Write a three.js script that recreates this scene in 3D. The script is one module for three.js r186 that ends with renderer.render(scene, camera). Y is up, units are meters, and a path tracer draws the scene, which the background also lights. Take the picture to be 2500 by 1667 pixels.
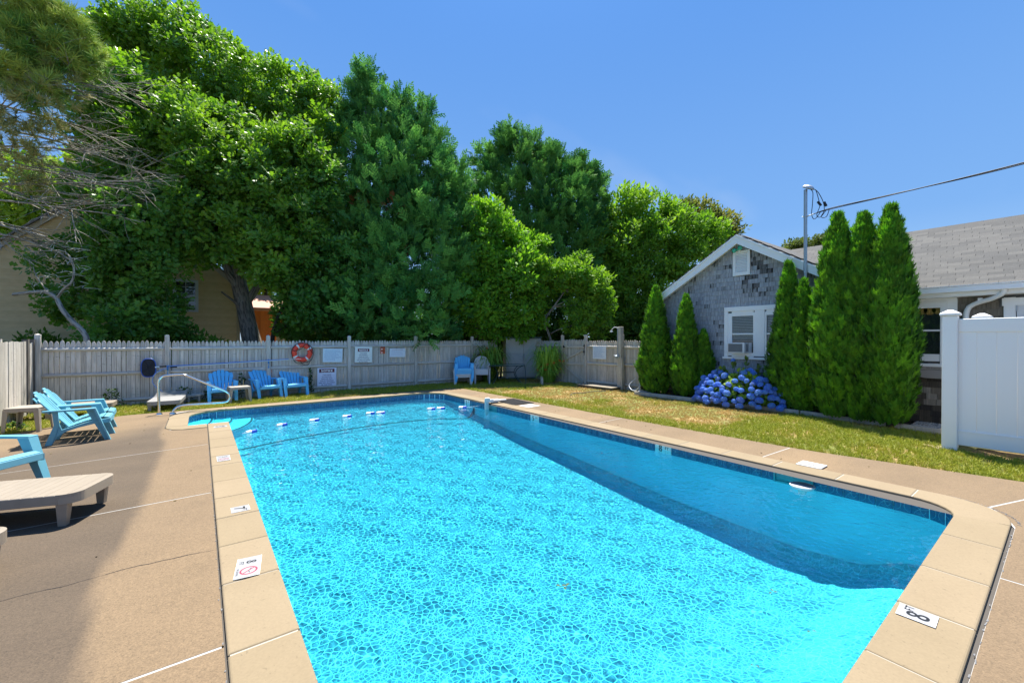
import * as THREE from 'three';
import { mergeGeometries, toCreasedNormals } from 'three/addons/utils/BufferGeometryUtils.js';
import { RoundedBoxGeometry } from 'three/addons/geometries/RoundedBoxGeometry.js';
import { TessellateModifier } from 'three/addons/modifiers/TessellateModifier.js';

// ---------------------------------------------------------------- camera, sky, sun, exposure
const scene = new THREE.Scene();
const camera = new THREE.PerspectiveCamera(78.47, 1024 / 682, 0.05, 600);
camera.position.set(0, 1.65, 0);
camera.lookAt(5.98, 1.606, -8.015);

function skyTexture() {
  const W = 1024, H = 512, data = new Float32Array(W * H * 4);
  const stops = [[0, .58, .76, .97], [.10, .37, .61, .95], [.22, .225, .47, .91], [.63, .120, .338, .85], [1, .10, .30, .80]];  // pale horizon band added as fill for upright faces
  const sd = [.237, .935, -.268];
  const K = 1 / 2.6;
  const h2 = (x, y) => { const s = Math.sin(x * 127.1 + y * 311.7) * 43758.5453; return s - Math.floor(s); };
  const vn = (x, y) => { const i = Math.floor(x), j = Math.floor(y), a = x - i, b = y - j, u = a * a * (3 - 2 * a), v = b * b * (3 - 2 * b);
    return (h2(i, j) * (1 - u) + h2(i + 1, j) * u) * (1 - v) + (h2(i, j + 1) * (1 - u) + h2(i + 1, j + 1) * u) * v; };
  for (let j = 0; j < H; j++) {
    const el = ((j + .5) / H - .5) * Math.PI, s = Math.sin(el);
    for (let i = 0; i < W; i++) {
      const az = ((i + .5) / W - .5) * 2 * Math.PI;
      let c;
      if (s < 0) c = [.30, .36, .36];
      else {
        let k = 0; while (k < 3 && s > stops[k + 1][0]) k++;
        const t = (s - stops[k][0]) / (stops[k + 1][0] - stops[k][0]);
        c = [1, 2, 3].map((q) => stops[k][q] + (stops[k + 1][q] - stops[k][q]) * t);
        // brightening round the out-of-view sun, added to lift the shaded sides
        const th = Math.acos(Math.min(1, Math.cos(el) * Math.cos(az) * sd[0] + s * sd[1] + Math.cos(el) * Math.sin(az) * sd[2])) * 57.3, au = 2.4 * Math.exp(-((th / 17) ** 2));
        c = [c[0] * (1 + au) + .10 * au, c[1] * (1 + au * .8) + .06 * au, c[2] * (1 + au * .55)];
        // thin high cirrus, all round the sky
        const dx = Math.cos(az) / (s + .12), dz = Math.sin(az) / (s + .12);
        let n = 0, a = .5, fx = .9, fz = 2.3; for (let o = 0; o < 5; o++) { n += a * vn(dx * fx + 40, dz * fz + 17); a *= .55; fx *= 2; fz *= 2; }
        const w = Math.max(0, n - .70) * .6 * Math.min(1, s * 6);
        c = [c[0] + (.8 - c[0]) * w, c[1] + (.86 - c[1]) * w, c[2] + (.95 - c[2]) * w];
      }
      const o = (j * W + i) * 4;
      data[o] = c[0] * K; data[o + 1] = c[1] * K; data[o + 2] = c[2] * K; data[o + 3] = 1;
    }
  }
  const t = new THREE.DataTexture(data, W, H, THREE.RGBAFormat, THREE.FloatType);
  t.mapping = THREE.EquirectangularReflectionMapping; t.magFilter = THREE.LinearFilter; t.needsUpdate = true;
  return t;
}
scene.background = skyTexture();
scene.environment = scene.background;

const sun = new THREE.DirectionalLight(new THREE.Color().setRGB(1, .955, .85), 4.8);
sun.position.set(7.6, 30, -8.6);
sun.target.position.set(0, 0, 0);
sun.castShadow = true;
sun.shadow.mapSize.set(4096, 4096);
Object.assign(sun.shadow.camera, { left: -40, right: 40, top: 40, bottom: -40, near: 1, far: 90 });
scene.add(sun, sun.target);

const renderer = new THREE.WebGLRenderer({ antialias: true });
renderer.toneMapping = THREE.LinearToneMapping;
renderer.toneMappingExposure = 2.6;
renderer.shadowMap.enabled = true;

// ---------------------------------------------------------------- helpers
function rng(seed) { let a = seed >>> 0; return () => { a = (a + 0x6d2b79f5) | 0; let t = Math.imul(a ^ (a >>> 15), 1 | a); t = (t + Math.imul(t ^ (t >>> 7), 61 | t)) ^ t; return ((t ^ (t >>> 14)) >>> 0) / 4294967296; }; }
const R0 = rng(20240711);
const rr = (a, b, r = R0) => a + (b - a) * r();
const V = (x, y, z) => new THREE.Vector3(x, y, z);
const clamp = (x, a, b) => Math.min(b, Math.max(a, x));
const sstep = (a, b, x) => { const t = clamp((x - a) / (b - a), 0, 1); return t * t * (3 - 2 * t); };
const rgb = (r, g, b) => new THREE.Color().setRGB(r, g, b);
const hashI = (x, y, s) => { let h = Math.imul(x, 374761393) + Math.imul(y, 668265263) + Math.imul(s, 1442695041) | 0; h = Math.imul(h ^ (h >>> 13), 1274126177); return ((h ^ (h >>> 16)) >>> 0) / 4294967296; };
// tiling value noise, px and py cells per tile
function tn(u, v, px, py, s) {
  const x = u * px, y = v * py, i = Math.floor(x), j = Math.floor(y), a = x - i, b = y - j, p = a * a * (3 - 2 * a), q = b * b * (3 - 2 * b);
  const m = (k, n) => ((k % n) + n) % n, i0 = m(i, px), i1 = m(i + 1, px), j0 = m(j, py), j1 = m(j + 1, py);
  return (hashI(i0, j0, s) * (1 - p) + hashI(i1, j0, s) * p) * (1 - q) + (hashI(i0, j1, s) * (1 - p) + hashI(i1, j1, s) * p) * q;
}
function fbm(u, v, px, py, s, oct = 4) { let n = 0, a = .5, t = 0; for (let o = 0; o < oct; o++) { n += a * tn(u, v, px, py, s + o); t += a; a *= .5; px *= 2; py *= 2; } return n / t; }
const wn = (x, z, s = 5) => { const i = Math.floor(x), j = Math.floor(z), a = x - i, b = z - j, p = a * a * (3 - 2 * a), q = b * b * (3 - 2 * b);
  return (hashI(i, j, s) * (1 - p) + hashI(i + 1, j, s) * p) * (1 - q) + (hashI(i, j + 1, s) * (1 - p) + hashI(i + 1, j + 1, s) * p) * q; };
function tex(n, m, fn, srgb = false) {
  const d = new Uint8Array(n * m * 4);
  for (let j = 0; j < m; j++) for (let i = 0; i < n; i++) {
    const c = fn((i + .5) / n, (j + .5) / m), o = (j * n + i) * 4;
    for (let k = 0; k < 3; k++) d[o + k] = clamp(Math.round((typeof c === 'number' ? c : c[k]) * 255), 0, 255);
    d[o + 3] = 255;
  }
  const t = new THREE.DataTexture(d, n, m); t.wrapS = t.wrapT = THREE.RepeatWrapping; t.magFilter = THREE.LinearFilter; if (srgb) t.colorSpace = THREE.SRGBColorSpace; t.needsUpdate = true;
  return t;
}
function scaled(t, rx, ry) { const c = t.clone(); c.repeat.set(rx, ry); c.needsUpdate = true; return c; }
function canvas(w, h, draw) {
  const c = document.createElement('canvas'); c.width = w; c.height = h; draw(c.getContext('2d'), w, h);
  const t = new THREE.CanvasTexture(c); t.colorSpace = THREE.SRGBColorSpace; return t;
}
const M = (r, g, b, o = {}) => new THREE.MeshStandardMaterial({ color: rgb(r, g, b), roughness: .7, metalness: 0, ...o });
const MP = (r, g, b, o = {}) => new THREE.MeshPhysicalMaterial({ color: rgb(r, g, b), roughness: .7, metalness: 0, ...o });
const leafMat = (r, g, b, o = {}) => MP(r, g, b, { roughness: .84, transmission: .6, thickness: 0, side: THREE.DoubleSide, specularIntensity: .35, clearcoat: .1, clearcoatRoughness: .42, ...o });

const taken = new Map();
function numbered(n) { const k = taken.get(n) ?? 0; taken.set(n, k + 1); return k ? n + '_' + String(k).padStart(3, '0') : n; }
function shade(o) { o.traverse((c) => { if (c.isMesh) { c.castShadow = c.receiveShadow = true; } }); return o; }
function tag(o, label, category, group) { o.userData = { ...o.userData, label, category }; if (group) o.userData.group = group; return o; }
function thing(name, label, category, p = [0, 0, 0], turn = 0, group) {
  const o = new THREE.Group(); o.name = numbered(name); o.position.set(...p); o.rotation.y = turn; scene.add(o); return tag(o, label, category, group);
}
function struct(name, label) { const o = new THREE.Group(); o.name = numbered(name); o.userData = { kind: 'structure', label }; scene.add(o); return o; }
function flat(gs) {
  const out = (Array.isArray(gs) ? gs : [gs]).map((g) => {
    g = g.index ? g.toNonIndexed() : g;
    const n = g.attributes.position.count;
    if (!g.attributes.normal) g.computeVertexNormals();
    if (!g.attributes.uv) g.setAttribute('uv', new THREE.BufferAttribute(new Float32Array(n * 2), 2));
    for (const k of Object.keys(g.attributes)) if (!['position', 'normal', 'uv', 'color'].includes(k)) g.deleteAttribute(k);
    g.morphAttributes = {}; g.groups = [];
    return g;
  });
  return out.length === 1 ? out[0] : mergeGeometries(out, false);
}
function part(parent, name, gs, m) { const o = new THREE.Mesh(flat(gs), m); o.name = name; o.castShadow = o.receiveShadow = true; parent.add(o); return o; }
function lone(name, label, category, gs, m, p, turn = 0, group) { const o = new THREE.Mesh(flat(gs), m); o.name = numbered(name); o.castShadow = o.receiveShadow = true; if (p) o.position.set(...p); o.rotation.y = turn; scene.add(o); return tag(o, label, category, group); }
function stuff(o) { o.userData.kind = 'stuff'; return o; }
// box uv in metres by the dominant axis of each face
function buv(g, s = 1, ou = 0, ov = 0, swap = false) {
  g = g.index ? g.toNonIndexed() : g;
  const p = g.attributes.position, n = g.attributes.normal, uv = new Float32Array(p.count * 2);
  for (let i = 0; i < p.count; i++) {
    const ax = Math.abs(n.getX(i)), ay = Math.abs(n.getY(i)), az = Math.abs(n.getZ(i));
    let a, b;
    if (ay >= ax && ay >= az) { a = p.getX(i); b = p.getZ(i); } else if (ax >= az) { a = p.getZ(i); b = p.getY(i); } else { a = p.getX(i); b = p.getY(i); }
    uv[i * 2] = (swap ? b : a) * s + ou; uv[i * 2 + 1] = (swap ? a : b) * s + ov;
  }
  g.setAttribute('uv', new THREE.BufferAttribute(uv, 2));
  return g;
}
const bx = (w, h, d, x = 0, y = 0, z = 0) => buv(new THREE.BoxGeometry(w, h, d).translate(x, y, z));
const rbx = (w, h, d, x = 0, y = 0, z = 0, r = .006, seg = 2) => buv(new RoundedBoxGeometry(w, h, d, seg, Math.min(r, w / 2.1, h / 2.1, d / 2.1)).translate(x, y, z));
// hexahedron from four bottom and four top corners, each list counter-clockwise seen from above
function hexa(b, t) {
  const P = [], q = (a, c, d, e) => P.push(...a, ...c, ...d, ...a, ...d, ...e);
  q(t[0], t[1], t[2], t[3]); q(b[3], b[2], b[1], b[0]);
  for (let i = 0; i < 4; i++) { const j = (i + 1) % 4; q(b[i], b[j], t[j], t[i]); }
  const g = new THREE.BufferGeometry(); g.setAttribute('position', new THREE.BufferAttribute(new Float32Array(P), 3)); g.computeVertexNormals(); return buv(g);
}
const rect = (x, y, z, w, d) => [[x - w / 2, y, z + d / 2], [x + w / 2, y, z + d / 2], [x + w / 2, y, z - d / 2], [x - w / 2, y, z - d / 2]];
const taper = (x0, y0, z0, w0, d0, x1, y1, z1, w1, d1) => hexa(rect(x0, y0, z0, w0, d0), rect(x1, y1, z1, w1, d1));
function rod(a, b, r0, r1 = r0, seg = 8, open = false) {
  const A = V(...a), B = V(...b), d = B.clone().sub(A), L = d.length();
  const g = new THREE.CylinderGeometry(r1, r0, L, seg, 1, open).translate(0, L / 2, 0);
  g.applyQuaternion(new THREE.Quaternion().setFromUnitVectors(V(0, 1, 0), d.normalize())); return g.translate(...a);
}
const curve = (pts, t = .5) => new THREE.CatmullRomCurve3(pts.map((p) => V(...p)), false, 'catmullrom', t);
const tube = (pts, r, seg = 24, rad = 8, t = .5) => new THREE.TubeGeometry(curve(pts, t), seg, r, rad, false);
// tapering branch along points
function limb(pts, r0, r1, seg = 8, rad = 7, wob = 0) {
  const c = curve(pts), g = new THREE.TubeGeometry(c, seg, 1, rad, false), p = g.attributes.position, s = c.getSpacedPoints(seg);
  for (let i = 0; i <= seg; i++) { const r = r0 + (r1 - r0) * Math.pow(i / seg, .85), q = c.getPointAt(i / seg);
    for (let j = 0; j <= rad; j++) { const k = i * (rad + 1) + j, w = 1 + wob * Math.sin(j * 2.4 + i * 1.7) * (j === rad || j === 0 ? 0 : 1);
      p.setXYZ(k, q.x + (p.getX(k) - q.x) * r * w, q.y + (p.getY(k) - q.y) * r * w, q.z + (p.getZ(k) - q.z) * r * w); } }
  const uv = g.attributes.uv, L = c.getLength(); for (let i = 0; i < uv.count; i++) uv.setXY(i, uv.getX(i) * L, uv.getY(i) * r0 * 6);
  g.computeVertexNormals(); return g;
}
function shape(pts, holes = []) { const s = new THREE.Shape(pts.map((p) => new THREE.Vector2(...p))); for (const h of holes) s.holes.push(new THREE.Path(h.map((p) => new THREE.Vector2(...p)))); return s; }
const ext = (pts, d, bev = 0, seg = 1, holes = []) => new THREE.ExtrudeGeometry(shape(pts, holes), { depth: d, bevelEnabled: bev > 0, bevelSize: bev, bevelThickness: bev, bevelSegments: seg, bevelOffset: -bev, curveSegments: 8 });
// polygon of [x, z] laid flat: top at y, thickness t
const slabG = (pts, y, t, bev = 0, seg = 2) => ext(pts.map(([x, z]) => [x, -z]), t - 2 * bev, bev, seg).rotateX(-Math.PI / 2).translate(0, y - t + bev, 0);
const sheetG = (pts, y, holes = []) => new THREE.ShapeGeometry(shape(pts.map(([x, z]) => [x, -z]), holes.map((h) => h.map(([x, z]) => [x, -z])))).rotateX(-Math.PI / 2).translate(0, y, 0);
function arc(cx, cz, r, a0, a1, n = 8) { const o = []; for (let i = 0; i <= n; i++) { const a = a0 + (a1 - a0) * i / n; o.push([cx + r * Math.cos(a), cz + r * Math.sin(a)]); } return o; }
function inst(parent, name, g, m, mats, cols) {
  const o = new THREE.InstancedMesh(g, m, mats.length); o.name = name; mats.forEach((q, i) => o.setMatrixAt(i, q));
  if (cols) cols.forEach((c, i) => o.setColorAt(i, c));
  o.castShadow = o.receiveShadow = true; parent.add(o); return stuff(o);
}
const mtx = (p, q, s) => new THREE.Matrix4().compose(p, q, typeof s === 'number' ? V(s, s, s) : s);
const qEuler = (x, y, z) => new THREE.Quaternion().setFromEuler(new THREE.Euler(x, y, z, 'YXZ'));
const fix = (g, y = 0) => { const p = g.attributes.position; const uv = new Float32Array(p.count * 2); for (let i = 0; i < p.count; i++) { uv[i * 2] = p.getX(i); uv[i * 2 + 1] = p.getZ(i); } g.setAttribute('uv', new THREE.BufferAttribute(uv, 2)); return g; };

// ---------------------------------------------------------------- textures (multipliers round 1 and relief)
const T = {};
T.agg = tex(1024, 1024, (u, v) => {   // washed aggregate concrete, 1.5 m a tile
  const low = fbm(u, v, 4, 4, 11, 4), mid = tn(u, v, 170, 170, 31), fine = tn(u, v, 330, 330, 51), peb = tn(u, v, 230, 230, 71), tone = tn(u, v, 210, 210, 91);
  let k = .80 + .20 * (low - .5) + .22 * (mid - .5) + .24 * (fine - .5);
  let c = [k, k, k];
  if (peb > .80) { const q = (peb - .80) * 3.2 * (tone > .5 ? 1 : -1.1); c = [k + q * .55, k + q * .5, k + q * (tone > .5 ? .35 : .5)]; }
  return c;
});
T.aggB = tex(512, 512, (u, v) => .5 + .5 * (tn(u, v, 120, 120, 41) - .5) + .4 * (tn(u, v, 240, 240, 42) - .5));
T.cope = tex(512, 512, (u, v) => { const l = fbm(u, v, 3, 3, 21, 5), f = tn(u, v, 128, 128, 22), pit = tn(u, v, 96, 96, 23); const k = .90 + .14 * (l - .5) + .10 * (f - .5) - (pit > .93 ? .2 : 0); return [k, k * (.99 + .02 * l), k * (.97 + .05 * l)]; });
T.wood = tex(512, 1024, (u, v) => {   // weathered silver boards, grain along v
  const g = fbm(u, v, 26, 3, 61, 3), s = tn(u, v, 120, 5, 62), big = fbm(u, v, 5, 3, 63, 3), x = (u * 5.7) % 1, kn = tn(u, v, 30, 26, 64);
  let k = .80 + .34 * (g - .5) + .22 * (s - .5) + .22 * (big - .5);
  if (kn > .91) k -= (kn - .91) * 6;
  return [k * 1.0, k * (.985 + .02 * big), k * (.95 + .06 * big)];
});
T.siding = tex(512, 256, (u, v) => .9 + .16 * (fbm(u, v, 8, 6, 71, 4) - .5) + .06 * (tn(u, v, 10, 90, 72) - .5));
T.shing = tex(512, 512, (u, v) => { const g = tn(u, v, 130, 4, 81), b = fbm(u, v, 6, 6, 82, 4), s = fbm(u, v, 30, 3, 83, 2); const k = .74 + .34 * (g - .5) + .4 * (b - .5) + .3 * (s - .5); return [k, k, k * 1.01]; });
T.shingD = tex(512, 512, (u, v) => { const g = tn(u, v, 130, 4, 181), b = fbm(u, v, 5, 4, 182, 4), s = fbm(u, v, 26, 3, 183, 2), st = sstep(.50, .60, b * .6 + s * .4); let k = .74 + .34 * (g - .5) + .3 * (s - .5); k *= 1 - .82 * st; return [k, k * .99, k * .98]; });
T.gran = tex(512, 512, (u, v) => { const k = .82 + .5 * (tn(u, v, 150, 150, 85) - .5) + .26 * (tn(u, v, 256, 256, 86) - .5) + .2 * (fbm(u, v, 4, 4, 87) - .5); return [k, k, k]; });
T.bark = tex(512, 512, (u, v) => { const k = .55 + .7 * (fbm(u, v, 5, 22, 91, 4) - .3) - .3 * (tn(u, v, 6, 30, 95) > .62 ? 1 : 0) + .25 * (fbm(u, v, 3, 3, 96) - .5); return [k, k * .98, k * .95]; });
T.dirt = tex(512, 512, (u, v) => { const k = .7 + .7 * (fbm(u, v, 20, 20, 101, 4) - .5) + .4 * (tn(u, v, 160, 160, 105) - .5); return [k, k * .96, k * .9]; });
T.turf = tex(1024, 1024, (u, v) => {   // soil and thatch between the blades, 3 m a tile
  const l = fbm(u, v, 5, 5, 111, 4), f = tn(u, v, 220, 220, 113), g = fbm(u, v, 60, 60, 114, 3);
  const dry = sstep(.44, .6, l), k = .75 + .6 * (g - .5) + .4 * (f - .5);
  return [k * (.52 + .46 * dry), k * (.62 + .13 * dry), k * (.2 + .22 * dry)];
});
// pool caustics put into normals: cells lean away from the sun, ridges towards it
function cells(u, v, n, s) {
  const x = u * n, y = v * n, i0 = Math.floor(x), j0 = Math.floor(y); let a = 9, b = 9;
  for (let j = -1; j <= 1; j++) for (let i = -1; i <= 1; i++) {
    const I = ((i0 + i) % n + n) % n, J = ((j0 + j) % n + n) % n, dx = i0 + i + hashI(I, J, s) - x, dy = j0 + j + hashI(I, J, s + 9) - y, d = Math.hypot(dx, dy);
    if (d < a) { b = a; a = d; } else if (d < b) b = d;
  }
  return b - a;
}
T.causticN = tex(1024, 1024, (u, v) => {
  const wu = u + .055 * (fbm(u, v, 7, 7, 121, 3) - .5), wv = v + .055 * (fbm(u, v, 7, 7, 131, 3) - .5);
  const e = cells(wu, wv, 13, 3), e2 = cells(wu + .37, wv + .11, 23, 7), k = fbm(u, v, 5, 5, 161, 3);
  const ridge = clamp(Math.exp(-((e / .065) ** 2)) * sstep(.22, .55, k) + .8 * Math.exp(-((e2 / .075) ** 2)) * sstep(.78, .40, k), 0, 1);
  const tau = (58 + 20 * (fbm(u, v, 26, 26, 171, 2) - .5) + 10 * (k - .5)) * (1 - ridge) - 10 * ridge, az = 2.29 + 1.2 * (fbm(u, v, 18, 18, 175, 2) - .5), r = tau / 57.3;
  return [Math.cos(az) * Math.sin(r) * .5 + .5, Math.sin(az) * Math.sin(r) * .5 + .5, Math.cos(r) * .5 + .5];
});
T.plaster = tex(1024, 1024, (u, v) => { const l = fbm(u, v, 6, 6, 141, 5), s = fbm(u, v, 24, 24, 146, 3), k = .93 + .2 * (l - .5) + .1 * (s - .5); return [k * .97, k, k]; });
T.wave = tex(1024, 1024, (u, v) => .5 + .42 * (fbm(u, v, 7, 9, 151, 2) - .5) + .34 * (fbm(u, v, 22, 26, 154, 2) - .5) + .2 * (tn(u, v, 60, 66, 157) - .5));

const mats = {
  deck: M(.20, .137, .079, { map: scaled(T.agg, 1 / 1.5, 1 / 1.5), vertexColors: true, roughness: .93, bumpMap: scaled(T.aggB, 1.4, 1.4), bumpScale: .003 }),
  joint: M(.34, .33, .32, { roughness: .8 }), crack: M(.05, .04, .035, { roughness: 1 }), gap: M(.075, .066, .058, { roughness: 1 }), caulk: M(.15, .15, .155, { roughness: .9 }),
  cope: [[.235, .178, .108], [.243, .184, .113], [.227, .172, .103]].map((c) => M(...c, { map: scaled(T.cope, .9, .9), roughness: .88 })),
  grout: M(.31, .285, .245, { roughness: .9 }),
  wood: [[.66, .61, .545], [.61, .565, .505], [.69, .64, .58], [.62, .58, .53], [.56, .515, .46], [.68, .63, .57]].map((c) => M(...c, { map: T.wood, roughness: .92, bumpMap: T.wood, bumpScale: .0015 })),
  warmWood: [[.58, .51, .42], [.61, .535, .45], [.53, .465, .385], [.63, .565, .485]].map((c) => M(...c, { map: T.wood, roughness: .92, bumpMap: T.wood, bumpScale: .0015 })),
  darkWood: M(.13, .115, .10, { map: T.wood, roughness: .95 }),
  white: M(.80, .80, .80, { roughness: .5 }), vinyl: M(.84, .83, .81, { roughness: .38 }), steel: M(.72, .70, .66, { metalness: 1, roughness: .16 }), galv: M(.42, .46, .50, { metalness: .75, roughness: .5 }),
  black: M(.012, .012, .013, { roughness: .6 }), rubber: M(.012, .0125, .014, { roughness: .85 }), glass: MP(.9, .95, .95, { transmission: 1, thickness: 0, roughness: .03, ior: 1.5 }),
};

// ---------------------------------------------------------------- ground, lawn, deck
// Axes: x runs across the pool, -z runs along it, away from the camera.
const POOL = { x0: .45, x1: 5.97, z0: -.66, z1: -11.95, ax: -.2, az: -10.1 };
const inner = [[POOL.x0, POOL.z0], ...arc(5.62, -1.01, .35, Math.PI / 2, 0, 7), ...arc(5.37, -11.35, .6, 0, -Math.PI / 2, 9), ...arc(.45, -11.3, .65, -Math.PI / 2, -Math.PI, 9), [POOL.ax, POOL.az], [POOL.x0, POOL.az]];
{
  const g = struct('ground', 'open ground around the pool and beyond the fences');
  const e = 190, box = [[.3, -.5], [6.1, -.5], [6.1, -12.1], [-.36, -12.1], [-.36, -9.95], [.3, -9.95]];
  part(g, 'ground_sheet', fix(sheetG([[-e, e], [e, e], [e, -e], [-e, -e]], -.09, [box])), M(.16, .135, .097, { map: scaled(T.turf, 1 / 3, 1 / 3), roughness: 1 }));
}
const turfMat = M(.33, .30, .20, { map: scaled(T.turf, 1 / 3, 1 / 3), roughness: 1 });
const lawnPoly = [[-7, -7.6], [-2.85, -10.9], [-2.2, -11.62], [-1.35, -12.34], [1.4, -12.5], [4.4, -12.6], [6.8, -12.6], [7.1, -12.2], [7.12, -5.6], [7.16, -3.6], [7.3, -2.2], [7.66, -.4], [8.1, 2.6], [9.05, 2.6], [9.05, -1.1], [10.2, -1.25], [10.68, -1.5], [10.72, -7.9], [11.42, -8.0], [11.42, -14.4], [-3.05, -14.4], [-3.05, -12.2], [-7, -12.2]];
{
  const lawn = struct('lawn', 'lawn strip along the fences, patchy green and straw coloured');
  part(lawn, 'turf', fix(sheetG(lawnPoly, -.03)), turfMat);
  // grass in tufts
  const B = [];
  const rg = rng(31);
  const tuft = () => { const gs = []; for (let k = 0; k < 9; k++) { const a = rg() * 6.283, r = rg() * .035, h = .028 + rg() * .04, lean = rg() * .03, w = .0022 + rg() * .0016, x = Math.cos(a) * r, z = Math.sin(a) * r, px = Math.cos(a + 1.3), pz = Math.sin(a + 1.3), dx = Math.cos(a + rg()) * lean, dz = Math.sin(a + rg()) * lean;
      const P = [x - px * w, 0, z - pz * w, x + px * w, 0, z + pz * w, x + dx * .4 + px * w * .8, h * .6, z + dz * .4 + pz * w * .8, x - px * w, 0, z - pz * w, x + dx * .4 + px * w * .8, h * .6, z + dz * .4 + pz * w * .8, x + dx * .4 - px * w * .8, h * .6, z + dz * .4 - pz * w * .8, x + dx * .4 - px * w * .8, h * .6, z + dz * .4 - pz * w * .8, x + dx * .4 + px * w * .8, h * .6, z + dz * .4 + pz * w * .8, x + dx * 1.5, h, z + dz * 1.5];
      const g = new THREE.BufferGeometry(); g.setAttribute('position', new THREE.BufferAttribute(new Float32Array(P), 3)); g.computeVertexNormals(); gs.push(flat(g)); } return flat(gs); };
  const inside = (x, z, poly) => { let c = false; for (let i = 0, j = poly.length - 1; i < poly.length; j = i++) { const [a, b] = poly[i], [d, e] = poly[j]; if ((b > z) !== (e > z) && x < ((d - a) * (z - b)) / (e - b) + a) c = !c; } return c; };
  const mat = leafMat(1, 1, 1, { transmission: .3, clearcoat: .1 });
  for (let variant = 0; variant < 3; variant++) {
    const ms = [], cs = [], g = tuft();
    for (let k = 0; k < 34000; k++) {
      const x = -3.1 + rg() * 14.5, z = -14.4 + rg() * 16.2;
      if (!inside(x, z, lawnPoly)) continue;
      const d = Math.hypot(x, z); if (rg() > clamp(9 / d, .55, 1)) continue;
      const dry = sstep(.36, .56, wn(x * .55, z * .55, 7) * .6 + wn(x * 1.7, z * 1.7, 9) * .4 + (x > 7.8 && z < -4 && z > -11 ? .10 : -.07) - (x > 7 ? .22 * sstep(.55, .1, x - 7.15) : .12)), j = rg();
      ms.push(mtx(V(x, -.03, z), qEuler(0, rg() * 6.28, (rg() - .5) * .3), (.75 + rg() * .6) * (1 - .35 * dry)));
      const a = [.27 + .09 * j, .315 + .06 * j, .03], b = [.50 + .1 * j, .345 + .06 * j, .13], t = clamp(dry * .9 + (rg() < .12 ? .4 : 0), 0, 1);
      cs.push(rgb(a[0] + (b[0] - a[0]) * t, a[1] + (b[1] - a[1]) * t, a[2] + (b[2] - a[2]) * t));
    }
    inst(lawn, 'grass', g, mat, ms, cs);
  }
}
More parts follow.
